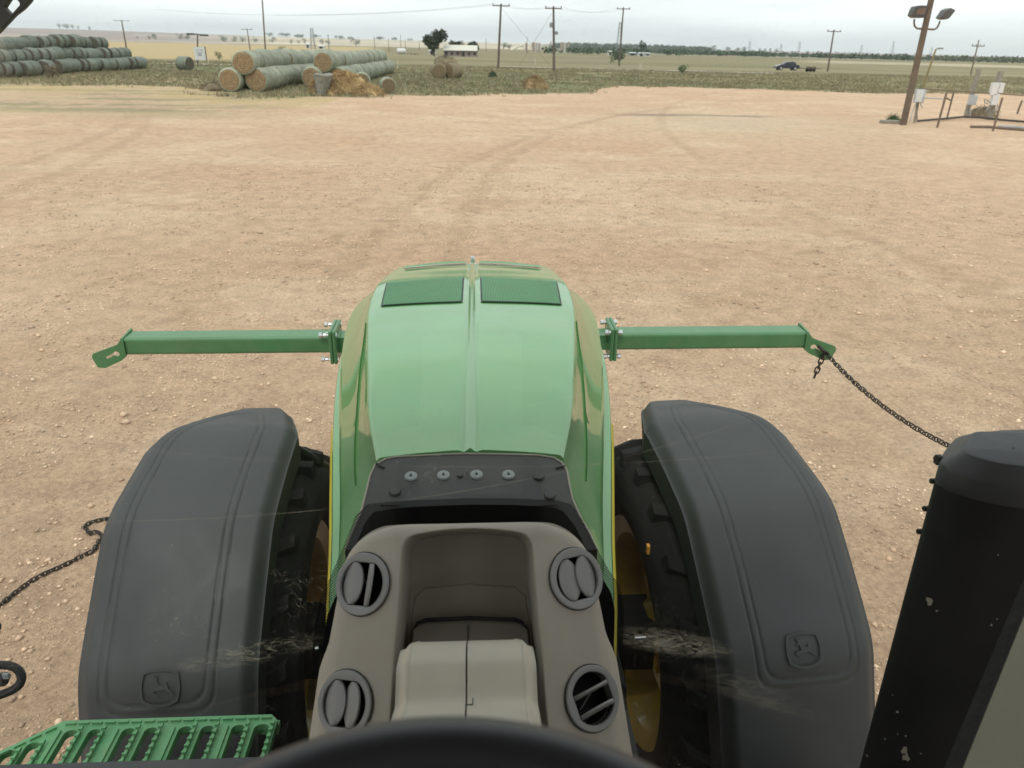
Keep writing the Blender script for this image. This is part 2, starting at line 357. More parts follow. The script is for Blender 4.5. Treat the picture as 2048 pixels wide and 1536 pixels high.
def build_ground():
    rr = [0.0]; r = .35
    while r < 7400: rr.append(r); r *= 1.0125 if r < 1000 else 1.03
    rr = np.array(rr)
    az = np.concatenate([np.linspace(-180, -44, 40, endpoint=False), np.linspace(-44, 46, 430, endpoint=False), np.linspace(46, 180, 38, endpoint=False)])
    A, Rr = np.meshgrid(np.radians(az), rr[1:])
    x = (Rr * np.sin(A)).ravel(); y = (Rr * np.cos(A)).ravel(); z = height(x, y)
    x = np.append(x, 0); y = np.append(y, 0); z = np.append(z, 0)
    a, b = len(rr) - 1, len(az)
    i = np.arange(a - 1)[:, None]; j = np.arange(b)[None, :]; j2 = (j + 1) % b
    q = np.stack([i * b + j, (i + 1) * b + j, (i + 1) * b + j2, i * b + j2], -1).reshape(-1, 4)
    jj = np.arange(b); tri = np.stack([np.full(b, a * b), jj, (jj + 1) % b], -1)
    me = bpy.data.meshes.new('ground'); nv = len(x)
    me.vertices.add(nv); me.vertices.foreach_set('co', np.stack([x, y, z], -1).ravel())
    loops = np.concatenate([q.ravel(), tri.ravel()]); tot = np.concatenate([np.full(len(q), 4), np.full(len(tri), 3)])
    me.loops.add(len(loops)); me.loops.foreach_set('vertex_index', loops)
    me.polygons.add(len(tot)); st = np.concatenate([[0], np.cumsum(tot)[:-1]])
    me.polygons.foreach_set('loop_start', st); me.polygons.foreach_set('loop_total', tot)
    me.update(); me.validate()
    at = me.color_attributes.new('land', 'FLOAT_COLOR', 'POINT'); c = land_colour(x, y)
    at.data.foreach_set('color', np.concatenate([c, np.ones((nv, 1))], 1).ravel())
    me.shade_smooth()
    m, t, b_, o = new_mat('soil_and_fields')
    va = N(t, 'ShaderNodeAttribute', attribute_name='land'); tc = N(t, 'ShaderNodeTexCoord')
    n1 = N(t, 'ShaderNodeTexNoise', inputs={'Scale': 22, 'Detail': 6, 'Roughness': .75}); t.links.new(tc.outputs['Object'], n1.inputs[0])
    n2 = N(t, 'ShaderNodeTexNoise', inputs={'Scale': 3.2, 'Detail': 8, 'Roughness': .7, 'Distortion': .4}); t.links.new(tc.outputs['Object'], n2.inputs[0])
    vo = N(t, 'ShaderNodeTexVoronoi', inputs={'Scale': 26}); t.links.new(tc.outputs['Object'], vo.inputs[0])
    r1 = N(t, 'ShaderNodeMapRange', inputs={1: .28, 2: .72, 3: .66, 4: 1.28}); t.links.new(n1.outputs[0], r1.inputs[0])
    r2 = N(t, 'ShaderNodeMapRange', inputs={1: .32, 2: .68, 3: .80, 4: 1.15}); t.links.new(n2.outputs[0], r2.inputs[0])
    r3 = N(t, 'ShaderNodeMapRange', inputs={1: .08, 2: .22, 3: 1.22, 4: 1.0}); t.links.new(vo.outputs['Distance'], r3.inputs[0])
    mu = N(t, 'ShaderNodeMath', operation='MULTIPLY'); t.links.new(r1.outputs[0], mu.inputs[0]); t.links.new(r2.outputs[0], mu.inputs[1])
    mu2 = N(t, 'ShaderNodeMath', operation='MULTIPLY'); t.links.new(mu.outputs[0], mu2.inputs[0]); t.links.new(r3.outputs[0], mu2.inputs[1])
    sc = N(t, 'ShaderNodeVectorMath', operation='SCALE'); t.links.new(va.outputs['Color'], sc.inputs[0]); t.links.new(mu2.outputs[0], sc.inputs['Scale'])
    t.links.new(sc.outputs[0], b_.inputs['Base Color']); b_.inputs['Roughness'].default_value = .95; b_.inputs['Specular IOR Level'].default_value = .15
    bp = N(t, 'ShaderNodeBump', inputs={'Strength': 1.0, 'Distance': .045}); ad = N(t, 'ShaderNodeMath', operation='ADD'); t.links.new(n1.outputs[0], ad.inputs[0]); t.links.new(n2.outputs[0], ad.inputs[1])
    t.links.new(ad.outputs[0], bp.inputs['Height']); t.links.new(bp.outputs[0], b_.inputs['Normal'])
    me.materials.append(m)
    o = link('ground', me); o['kind'] = 'structure'
    return o
build_ground()

def ribbon(name, pts, wd, mat, lift=.03):
    P = []
    pts = [np.array(p, float) for p in pts]
    fine = []
    for a, b in zip(pts[:-1], pts[1:]):
        for k in range(12): fine.append(a + (b - a) * k / 12)
    fine.append(pts[-1])
    for i, p in enumerate(fine):
        t = nrm(fine[min(i + 1, len(fine) - 1)] - fine[max(i - 1, 0)]); q = np.array([-t[1], t[0]])
        row = []
        for s_ in np.linspace(-1, 1, 5):
            w_ = wd * (.85 + .3 * random.random()) * s_ / 2; a = p + q * w_; row.append((a[0], a[1], H(a[0], a[1]) + lift - .02 * abs(s_)))
        P.append(row)
    o = obj(name, MB().grid(P), mat, kind='structure'); return o
track_m = simple('pale_track', (.52, .47, .38), .95, var=.25, vscale=.4)
ribbon('dirt_track', [(4.5, 140), (20, 136), (36, 132), (48, 130)], 2.6, track_m, .10)
ribbon('dirt_track', [(-60, 117), (-45, 117), (-33, 116), (-20, 121)], 2.0, track_m, .10)

# ------------------------------------------------------------------ scattered ground cover (nobody could count it)
def fast_mesh(name, V, Fc, mat, **kw):
    me = bpy.data.meshes.new(name); V = np.asarray(V, np.float32); Fc = np.asarray(Fc, np.int32)
    me.vertices.add(len(V)); me.vertices.foreach_set('co', V.ravel())
    k = Fc.shape[1]; me.loops.add(Fc.size); me.loops.foreach_set('vertex_index', Fc.ravel())
    me.polygons.add(len(Fc)); me.polygons.foreach_set('loop_start', np.arange(len(Fc)) * k); me.polygons.foreach_set('loop_total', np.full(len(Fc), k))
    me.update(); me.materials.append(mat); o = link(name, me); tag(o, **kw); return o
def gravel(n):
    u = rng.random(n); r = 2.2 * (22 / 2.2) ** (u ** .8); a = np.radians(rng.uniform(-50, 50, n))
    x = r * np.sin(a); y = r * np.cos(a) + .4
    keep = fbm(x / .9, y / .9, 3) + rng.random(n) * .25 > .58
    x = x[keep]; y = y[keep]; n = len(x)
    s = np.clip(.0045 * np.exp(rng.normal(0, .5, n)) * (1 + .10 * np.hypot(x, y)), .004, .04); big = rng.random(n) < .004; s[big] *= 1.8; s = np.minimum(s, .045)
    octa = np.array([[1, 0, 0], [-1, 0, 0], [0, 1, 0], [0, -1, 0], [0, 0, 1], [0, 0, -1]], float)
    J = octa[None] * (1 + rng.uniform(-.35, .35, (n, 6, 1))) + rng.uniform(-.2, .2, (n, 6, 3))
    J[:, :, 2] *= .6; th = rng.random(n) * 6.28; c, s_ = np.cos(th)[:, None], np.sin(th)[:, None]
    X = J[:, :, 0] * c - J[:, :, 1] * s_; Y = J[:, :, 0] * s_ + J[:, :, 1] * c
    V = np.stack([X, Y, J[:, :, 2]], -1) * s[:, None, None] + np.stack([x, y, height(x, y) + s * .2], -1)[:, None, :]
    fc = np.array([[0, 2, 4], [2, 1, 4], [1, 3, 4], [3, 0, 4], [2, 0, 5], [1, 2, 5], [3, 1, 5], [0, 3, 5]])
    Fc = (fc[None] + (np.arange(n) * 6)[:, None, None]).reshape(-1, 3)
    fast_mesh('gravel', V.reshape(-1, 3), Fc, stone_m, kind='stuff', label='pale pebbles strewn over the sandy yard', cat='gravel')
gravel(85000)
def grass(n, name, x0, x1, dens, mat, hmin, hmax, label, cat):
    x = rng.uniform(x0, x1, n); y = rng.uniform(40, 135, n)
    e = y - edge(x) + (fbm(x / 2.2, y / 1.9, 5, .62) - .5) * 5 + (fbm(x / 11 + 3, y / 4 + 8, 4) - .5) * 7
    k = (e > -2.2 * rng.random(n) ** 5) & (fbm(x / 4 + 7, y / 3, 3) + .2 * rng.random(n) > dens) & (np.abs(np.degrees(np.arctan2(x, y)) - 1) < 36) & (rng.random(n) < np.clip(90 / y - .25, .2, 1))
    x, y = x[k], y[k]; n = len(x); m = 4
    z = height(x, y); th = rng.random((n, m)) * 6.28; h = rng.uniform(hmin, hmax, (n, m)) * (.6 + .8 * fbm(x / 3, y / 3, 2))[:, None]; le = rng.uniform(.1, .6, (n, m)) * h
    w_ = rng.uniform(.012, .035, (n, m)) * 1.3
    bx = x[:, None] + rng.normal(0, .1, (n, m)); by = y[:, None] + rng.normal(0, .1, (n, m)); bz = z[:, None] - .02 + 0 * bx
    a = np.stack([bx - w_, by, bz], -1); b = np.stack([bx + w_, by, bz], -1); c = np.stack([bx + le * np.cos(th), by + le * np.sin(th), bz + h], -1)
    V = np.stack([a, b, c], 2).reshape(-1, 3); Fc = np.arange(len(V)).reshape(-1, 3)
    fast_mesh(name, V, Fc, mat, kind='stuff', label=label, cat=cat)
grass(90000, 'grass', -75, 95, .42, grass_m, .07, .26, 'rough green grass and weeds beyond the sandy yard', 'grass')
grass(26000, 'dry_weeds', -75, 95, .56, dry_m, .10, .36, 'dry brown weed stems among the rough grass', 'weeds')

# ------------------------------------------------------------------ hay bales
BL, BR = 1.36, .775
def bale_mesh(length, rad, seed):
    rs = np.random.default_rng(seed); n = 30; P = []
    ys = [-.5, -.49, -.46, -.3, -.1, .1, .3, .46, .49, .5]; rs_ = [.86, .93, .98, 1.0, 1.006, 1.006, 1.0, .98, .93, .86]
    wob = 1 + .012 * np.sin(np.arange(n) * 2 * math.pi / n * 2 + rs.random() * 6) + rs.normal(0, .004, n)
    for k in range(n):
        a = 2 * math.pi * k / n; P.append([(rad * q * wob[k] * math.cos(a), yy * length, rad * q * wob[k] * math.sin(a) * (.97)) for yy, q in zip(ys, rs_)])
    return MB().grid(P, close_u=True), wob
def face_mesh(length, rad, wob, side):
    n = 30; rings = [.86, .7, .45, .2]; mb = MB(); P = []
    for k in range(n):
        a = 2 * math.pi * k / n; P.append([(rad * q * wob[k] * math.cos(a), side * (length * .5 + (.0 if i == 0 else .012 * (1 + (i % 2)))), rad * q * wob[k] * math.sin(a) * .97) for i, q in enumerate(rings)])
    mb.grid(P, close_u=True); mb.add([p[-1] for p in P], [tuple(range(n))]); return mb
def make_bale(net, face, seed, length=BL, rad=BR):
    b = empty('hay_bale')
    m, wob = bale_mesh(length, rad, seed); obj('net_wrap', m, net, b, smooth=40)
    for s_ in (-1, 1): obj('straw_face', face_mesh(length, rad, wob, s_), face, b)
    return b
protoG = [make_bale(net_green, straw_face, i) for i in range(3)]
protoL = [make_bale(net_grey, old_face, 10 + i) for i in range(3)]
_used = set()
def put_bale(protos, x, y, z, rz, label, group=None, tilt=0, sc=1, ys=1):
    p = random.choice(protos)
    o = p if p.name not in _used else copy_tree(p)
    _used.add(p.name)
    o.location = (x, y, z); o.rotation_euler = (tilt, random.uniform(-.5, .5), rz); o.scale = (sc, ys, sc)
    tag(o, label, 'hay bale', group); return o
def row(protos, p0, direc, n, z, what, group, jit=.03, zj=0, rot=0, gap=.09, ys=1, rs=1, zadd=lambda i: 0):
    d = nrm(direc); rz = math.atan2(-d[0], d[1]); q = np.array([-d[1], d[0]]); s_ = 0
    for i in range(n):
        c = np.array(p0) + d * (i * (BL * ys + gap) + BL * ys / 2)
        c = c + q * random.uniform(-jit, jit) * 2 + d * random.uniform(-jit, jit)
        put_bale(protos, c[0], c[1], H(*c) + z + zadd(i) + random.uniform(-zj, zj), rz + random.uniform(-rot, rot), what % ORD[i], group, sc=rs * random.uniform(.97, 1.02), ys=ys)
T2 = BR * 1.70
# stack with straw faces towards the yard, left one of the two
gA = 'net-wrapped bales of the left straw-faced stack'
row(protoG, (-16.05, 55.3), (.012, 1), 22, BR * .95, 'straw-faced bale, %s from the front in the bottom-left row of the middle-left stack', gA, .02)
row(protoG, (-14.47, 55.9), (.012, 1), 22, BR * .95, 'straw-faced bale, %s from the front in the bottom-right row of the middle-left stack', gA, .02)
row(protoG, (-15.25, 55.7), (.012, 1), 22, BR * .95 + T2 * .80, 'round bale, %s from the front of the top row crowning the middle-left stack', gA, .05, .02, .02)
gB = 'net-wrapped bales of the right straw-faced stack'
row(protoG, (-11.95, 61.6), (.03, 1), 24, BR * .95, 'round bale, %s from the front in the bottom-left row behind the collapsed bale', gB, .02)
row(protoG, (-10.38, 63.5), (.012, 1), 24, BR * .95, 'round bale, %s from the front in the bottom-right row behind the loose hay', gB, .02)
row(protoG, (-11.15, 62.4), (.018, 1), 23, BR * .95 + T2 * .80, 'round bale, %s from the front of the top row above the loose hay', gB, .05, .02, .02)
gC = 'half-hidden bales behind the left straw-faced stack'
row(protoG, (-17.6, 66.5), (0, 1), 8, BR * .95, 'half-hidden bale, %s in the bottom row behind the middle-left stack', gC, .05)
row(protoG, (-16.9, 67), (0, 1), 8, BR * .95 + T2 * .84, 'half-hidden round bale, %s in the upper row behind the middle-left stack', gC, .08, .05)
# old grey stack at the far left, three tiers
gL = 'old grey-green bales stacked three high at the left edge'
dL = np.array([0, 1.]); st = np.array([-38.3, 61.6]); LR = BR * .86; T3 = LR * 1.70
row(protoL, st, dL, 30, LR * .95, 'weathered grey bale, %s from the near end in the bottom tier at far left', gL, .15, .02, .20, gap=.10, ys=.84, rs=.86)
row(protoL, st + [-.68, .9], dL, 27, LR * .95 + T3 * .84, 'weathered grey bale, %s from the near end in the middle tier at far left', gL, .16, .06, .22, gap=.11, ys=.84, rs=.86)
row(protoL, st + [-1.36, .2], dL, 23, LR * .95 + T3 * 1.62, 'weathered grey bale, %s from the near end in the top tier at far left', gL, .18, .12, .26, gap=.14, ys=.84, rs=.86, zadd=lambda i: .04 + .22 * math.exp(-((i - 17) / 3.5) ** 2))
# single bales
b = make_bale(net_grey, old_face, 31); b.location = (-31.9, 93.8, H(-31.9, 93.8) + .72); b.rotation_euler = (0, 0, 1.15); tag(b, 'single grey hay bale lying alone left of the white sign board', 'hay bale')
b = make_bale(net_green, dark_face, 32); b.location = (-8.2, 61.4, H(-8.2, 61.4) + .62); b.rotation_euler = (0, .3, .1); b.scale = (.8, .8, .8); tag(b, 'small round bale with a brown face just behind the loose hay heap', 'hay bale')
b = make_bale(net_green, dark_face, 33); b.location = (-5.95, 57.6, H(-5.95, 57.6) + .52); b.rotation_euler = (0, .3, .25); b.scale = (.68, .8, .68); tag(b, 'lone small bale with dark face right of the loose hay heap', 'hay bale')
for k, (px, lab, s_) in enumerate([(877, 'rotting brown bale, left one of the old pair out in the grass', .98), (907, 'rotting brown bale, right one of the old pair out in the grass', 1.0)]):
    p = uw(px, 158); b = make_bale(dry_m, dark_face, 34 + k, 1.3, BR); b.location = (p[0], p[1], H(p[0], p[1]) + .72); b.rotation_euler = (0, k, .15 - .9 * k); b.scale = (s_, 1, s_ * .95); tag(b, lab, 'hay bale')
def hay_heap(name, c, rx, ry, h, n, mat, label, cat, seed=1, base=None):
    rs = np.random.default_rng(seed); root = empty(name, (c[0], c[1], H(*c)), label=label, cat=cat); P = []
    for i in range(22):
        a = 2 * math.pi * i / 22; col = []
        for j in range(9):
            t = j / 8; rad = math.sin(t * math.pi / 2) ** .8; q = 1 + .22 * math.sin(3 * a + seed) + .05 * rs.normal()
            col.append((rx * rad * math.cos(a) * q, ry * rad * math.sin(a) * q, h * (1 - t ** 1.7) * (1 + .07 * rs.normal()) - .08))
        P.append(col)
    obj('heap', MB().grid(P, close_u=True), base or mat, root)
    V = []
    for i in range(n):
        a = rs.random() * 6.28; t = rs.random(); rad = math.sin(t * math.pi / 2) ** .8 * 1.08
        p = np.array([rx * rad * math.cos(a), ry * rad * math.sin(a), max(0, h * (1 - t ** 1.7))]); d = nrm(rs.normal(size=3) + [0, 0, -.1]) * rs.uniform(.12, .35); q = nrm(rs.normal(size=3)) * .018
        V += [p - q, p + q, p + d]
    mb = MB(); mb.add(V, [(3 * i, 3 * i + 1, 3 * i + 2) for i in range(n)]); o = obj('straw', mb, mat, root); o['kind'] = 'stuff'
    return root
p = uw(688, 190); hay_heap('loose_hay', (p[0], p[1] + .3), 1.5, 1.0, 1.35, 6500, hay_m, 'broken-open golden hay heap in front of the round bale stack', 'hay', 3)
p = uw(735, 192); hay_heap('loose_hay', (p[0], p[1] + .2), .95, .7, .62, 3000, hay_m, 'low flattened hay heap with a dark core, right of the bigger heap', 'hay', 5)
p = uw(1070, 178); hay_heap('loose_hay', (p[0], p[1]), .95, .8, .95, 1200, leaf_mat('brown_hay', (.22, .15, .075), (.34, .24, .12)), 'small brown hay mound alone in the grass right of the power poles', 'hay', 8)
p = uw(889, 157); o = hay_heap('bale_remains', (p[0] + .1, p[1] + .3), 1.1, .8, .75, 500, dry_m, 'tangled grey bale remains lying on top of the rotting pair', 'hay', 9); o.location.z += 1.35
# upright half-empty grey bale net
p = uw(645, 191)
root = empty('collapsed_bale', (p[0], p[1], H(p[0], p[1])), label='grey collapsed bale standing upright, broad at the top, left of the hay heap', cat='hay bale')
P = []
for k in range(24):
    a = 2 * math.pi * k / 24; wb = 1 + .07 * math.sin(3 * a) + .05 * math.sin(5 * a + 1); P.append([(r * wb * math.cos(a) + .08 * z, r * wb * math.sin(a), z + .05 * math.sin(2 * a) * (z > .5)) for r, z in ((.34, -.1), (.36, .1), (.40, .35), (.44, .6), (.52, .9), (.58, 1.1), (.62, 1.24), (.5, 1.30), (.25, 1.24), (.01, 1.2))])
obj('net_wrap', MB().grid(P, close_u=True), simple('blue_grey_net', (.235, .225, .19), .85, var=.5, vscale=9, bump=.6, bscale=14), root, smooth=50)
p = uw(662, 191); hay_heap('fallen_straw', (p[0], p[1] - .1), .42, .3, .45, 700, hay_m, 'small spill of straw at the right foot of the collapsed bale', 'hay', 31)
p = uw(630, 189); hay_heap('dry_grass_tuft', (p[0], p[1]), .35, .3, .8, 900, hay_m, 'pale tuft of dry grass at the left foot of the collapsed bale', 'grass tuft', 12, base=dry_m)
p = uw(440, 181); hay_heap('spilled_hay', (p[0], p[1]), 1.1, 1.2, .55, 900, dry_m, 'grey spilled hay at the left foot of the middle-left bale stack', 'hay', 14)
p = uw(985, 154); hay_heap('dark_clump', (p[0], p[1]), .45, .4, .6, 160, leaf_dark, 'small dark clump alone in the grass left of the power pole', 'clump', 15)

# ------------------------------------------------------------------ trees and bushes
def crown_mesh(rx, ry, h0, h1, n, leaf, seed, lobes=9):
    rs = np.random.default_rng(seed); cs = []
    for i in range(lobes):
        a = rs.random() * 6.28; q = rs.uniform(.2, .75); cs.append((rx * q * math.cos(a), ry * q * math.sin(a), h0 + (h1 - h0) * rs.uniform(.25, .78), rs.uniform(.30, .48)))
    cs.append((0, 0, (h0 + h1) / 2, .55))
    V = []
    for i in range(n):
        cx, cy, cz, s_ = cs[rs.integers(len(cs))]; d = nrm(rs.normal(size=3)) * rs.uniform(.55, 1.05)
        p = np.array([cx + d[0] * rx * s_, cy + d[1] * ry * s_, cz + d[2] * (h1 - h0) * s_ * .62]); a = nrm(rs.normal(size=3)); b = nrm(np.cross(a, rs.normal(size=3))); l = leaf * rs.uniform(.5, 1.2)
        V += [p - a * l, p + b * l * .6, p + a * l, p - b * l * .6]
    return V
def tree(name, px, py, y, wpx, hpx, mat, label, cat='tree', n=900, trunk=.2, seed=0, group=None, wpos=None, W_=None, H_=None):
    """wpx, hpx: size read off the photograph, turned into metres at distance y"""
    p = uw(px, py, y=y) if wpos is None else np.array([*wpos, 0]); k = math.hypot(p[0], p[1]) / F
    w_ = W_ or wpx * k; h = H_ or hpx * k / .86; z = H(p[0], p[1])
    if cat == 'bush': trunk = 0
    r = empty(name, (p[0], p[1], z), label=label, cat=cat, group=group)
    V = crown_mesh(w_ / 2, w_ / 2, h * trunk * .8, h, n, max(h, w_) * .055, seed + 5)
    mb = MB().add(V, [(4 * i, 4 * i + 1, 4 * i + 2, 4 * i + 3) for i in range(len(V) // 4)]); obj('crown', mb, mat, r)
    tb = MB().tube([(0, 0, -.2), (0, 0, h * max(trunk, .1)), (.02 * h, 0, h * .5)], [h * .04, h * .032, h * .02], 7)
    for q in range(4): tb.tube([(0, 0, h * trunk * .9), (.16 * w_ * math.cos(q * 1.7), .16 * w_ * math.sin(q * 1.7), h * .55), (.3 * w_ * math.cos(q * 1.7), .3 * w_ * math.sin(q * 1.7), h * .72)], [h * .02, h * .013, h * .005], 5)
    obj('trunk', tb, bark_m, r); return r
tree('tree', 868, 112, 262, 42, 40, leaf_dark, 'tall dark round tree beside the white-roofed shed', n=2200, seed=1)
tree('tree', 912, 106, 300, 30, 24, leaf_dark, 'dark tree rising behind the middle of the white-roofed shed', n=900, seed=2)
tree('tree', 946, 110, 285, 32, 24, leaf_dark, 'dark tree overhanging the right end of the white-roofed shed', n=900, seed=3)
tree('bush', 563, 102, 190, 20, 15, leaf_green, 'bright green bush standing above the middle-left bale stack', 'bush', n=400, seed=4)
tree('bush', 438, 115, 150, 15, 13, leaf_green, 'green bush at the near edge of the golden field', 'bush', n=300, seed=5)
tree('bush', 466, 117, 150, 10, 8, leaf_green, 'small low bush just left of the middle-left bale stack', 'bush', n=200, seed=6)
tree('bush', 110, 80, 700, 8, 8, leaf_far, 'tiny bush on the golden field above the grey bale stack', 'bush', n=150, seed=7)
tree('tree', 1282, 112, 420, 18, 22, leaf_far, 'dark tree beside the long white trailer right of the leaning pole', n=400, seed=8)
tree('bush', 1365, 148, 118, 22, 14, leaf_green, 'low green shrub in the grass between the right-hand poles', 'bush', n=300, seed=9)
tree('bush', 1238, 122, 205, 34, 22, leaf_far, 'scrubby bush around the foot of the leaning pole', 'bush', n=500, seed=10)
tree('bush', 105, 152, 70, 26, 20, dry_m, 'dry brown bush in front of the grey bale stack', 'bush', n=500, seed=11)
far_spots = [(120, 60, 3300, 8, 7), (134, 60, 3300, 12, 7), (147, 60, 3300, 8, 6), (158, 61, 3300, 5, 5), (180, 63, 2900, 6, 5), (310, 76, 1500, 12, 8), (298, 76, 1500, 6, 5), (275, 76, 1500, 4, 4), (360, 78, 1700, 12, 8), (375, 78, 1700, 12, 7),
 (447, 82, 1500, 16, 9), (471, 82, 1500, 12, 8), (485, 82, 1500, 12, 8), (510, 83, 1500, 11, 7), (545, 84, 1600, 12, 8), (583, 86, 1400, 8, 7), (597, 86, 1400, 7, 6), (609, 86, 1400, 10, 9), (645, 88, 1300, 9, 9), (657, 88, 1300, 10, 6), (712, 92, 1200, 18, 11),
 (680, 78, 3000, 18, 6), (700, 78, 3000, 14, 5), (540, 73, 3300, 14, 6), (570, 74, 3300, 20, 6), (600, 75, 3300, 22, 6), (632, 76, 3300, 18, 5), (760, 80, 3200, 20, 5), (790, 81, 3200, 14, 5), (820, 82, 3200, 10, 4), (1007, 97, 1100, 16, 9), (1018, 98, 1100, 12, 8),
 (1427, 101, 2300, 14, 8), (1456, 105, 1900, 12, 7), (1473, 106, 1900, 12, 6), (1488, 106, 1900, 12, 8), (1519, 106, 2300, 6, 6), (1529, 106, 2300, 5, 6), (1540, 107, 2300, 7, 6), (1552, 107, 2300, 8, 6)]
for i, (px, py, y, wp, hp) in enumerate(far_spots):
    q = uw(px, py, y=y); lab = 'hazy far-off tree, %s from the left among those on the far slopes' % ORD[sorted(q_[0] for q_ in far_spots).index(px)]
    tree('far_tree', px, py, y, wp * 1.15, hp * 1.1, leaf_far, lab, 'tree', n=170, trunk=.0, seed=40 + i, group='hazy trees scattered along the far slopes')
def treeline(name, spans, label):
    V = []
    rs = np.random.default_rng(77)
    for (a0, a1, r0, r1, n, hh) in spans:
        for i in range(n):
            a = R_(rs.uniform(a0, a1)); r = r0 * (r1 / r0) ** rs.random(); x, y = r * math.sin(a), r * math.cos(a); z = H(x, y); h = hh * rs.uniform(.5, 1.25); w_ = h * rs.uniform(1.0, 2.2)
            k = 26
            for j in range(k):
                d = nrm(rs.normal(size=3)) * rs.uniform(.4, 1); p = np.array([x + d[0] * w_ * .5, y + d[1] * w_ * .5, z + h * .45 + d[2] * h * .5]); u1 = nrm(rs.normal(size=3)); v1 = nrm(np.cross(u1, rs.normal(size=3))); l = h * .2
                V += [p - u1 * l, p + v1 * l, p + u1 * l, p - v1 * l]
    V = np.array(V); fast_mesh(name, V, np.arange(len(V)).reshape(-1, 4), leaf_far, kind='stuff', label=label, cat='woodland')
treeline('treeline', [(5.5, 16, 1500, 3100, 460, 9), (7, 20, 620, 1000, 240, 3.4), (14, 34, 560, 1400, 560, 3.3), (30, 40, 520, 1100, 240, 3.2), (5, 14, 460, 600, 70, 3.2), (16, 40, 2500, 4200, 160, 5)], 'far-off belt of hazy green trees and scrub along the right horizon')

# ------------------------------------------------------------------ utility poles
def pole(px, py_top, px_base, py_base, arm_m, r, label, mat=wood_m, insul=3, arm_rot=0, double=False, group='utility poles along the fields', arm_drop=.25):
    b = uw(px_base, py_base); dist = b[1]; t = uw(px, py_top, y=dist); z = H(b[0], b[1])
    root = empty('utility_pole', (b[0], b[1], z), label=label, cat='utility pole', group=group)
    top = np.array([t[0] - b[0], 0, t[2] - z]); obj('pole', MB().tube([(0, 0, -.3), top * .5, top], [r * 1.15, r, r * .8], 8), mat, root, smooth=50)
    c, s_ = math.cos(arm_rot), math.sin(arm_rot)
    if arm_m:
        M = [[c, -s_, 0], [s_, c, 0], [0, 0, 1]]
        cc = top - np.array([0, 0, arm_drop]); obj('crossarm', MB().box(cc + np.array([0, -.14, 0]), (arm_m, .12, .14), M), mat, root)
        for q in np.linspace(-.46, .46, insul):
            pos = cc + np.array([c * q * arm_m, s_ * q * arm_m - .14, .07]); obj('insulator', MB().lathe([(.05, 0), (.09, .08), (.05, .14), (.08, .2), (.01, .26)], 8, pos, 'z'), insul_m, root)
    return root, np.array([b[0], b[1], z]) + top
P1, t1 = pole(1002, 8, 996, 137, 2.6, .17, 'tall wooden pole with crossarm between the shed and the green hill')
P2, t2 = pole(1107, 13, 1108, 143, 2.3, .17, 'tall wooden pole with transformer gear and crossarm, middle of three')
P3, t3 = pole(1247, 15, 1238, 132, 2.6, .16, 'wooden pole with crossarm leaning right beside the lattice mast')
pole(161, 33, 168, 75, 2.6, .17, 'short-looking pole behind the top tier of the grey stack', arm_rot=.3)
pole(243, 40, 253, 97, 5.0, .25, 'pole with crossarm at the end of the grey bale stack', arm_rot=.2)
pole(494, 57, 501, 104, 3.4, .16, 'thin pole with crossarm left of the thick cut-off pole')
pole(523, -25, 531, 104, 2.4, .24, 'thick dark pole running out of the top of the frame behind the stack')
pole(656, 69, 658, 102, 1.0, .12, 'thin pole rising behind the tops of the bale rows', arm_drop=.5)
pole(748, 72, 750, 103, 0, .11, 'thin bare post, left one of the pair behind the stack end')
pole(777, 77, 778, 104, 0, .11, 'thin bare post just left of the white tank')
pole(801, 69, 802, 100, 0, .13, 'thin bare post behind the white tank')
pole(810, 77, 811, 101, 0, .10, 'thin bare post just right of the white tank')
pole(838, 79, 839, 102, 0, .11, 'thin bare post near the big dark tree')
pole(972, 77, 972, 104, 0, .14, 'thin bare post left of the tall crossarm pole')
pole(1054, 73, 1055, 106, 0, .12, 'thin bare post left of the tan tanks')
pole(1668, 60, 1655, 143, 2.6, .16, 'wooden pole with crossarm standing behind the dark car')
pole(1958, 80, 1941, 150, 2.4, .12, 'dark pole with low crossarm behind the electric cabinets', insul=4, arm_drop=1.0)
r_, tt = pole(1872, 98, 1845, 176, 0, .11, 'ochre pole with a small lamp head behind the big light mast', mat=ygrey_m, group=None); r_.name = 'lamp_pole'; r_['category'] = 'lamp pole'
obj('lamp_head', MB().tube([np.array([.0, 0, 0]) + (tt - np.array(r_.location)), np.array([.5, 0, .05]) + (tt - np.array(r_.location))], .05).box(np.array([.45, 0, .05]) + (tt - np.array(r_.location)), (.5, .3, .16)), grey_m, r_)
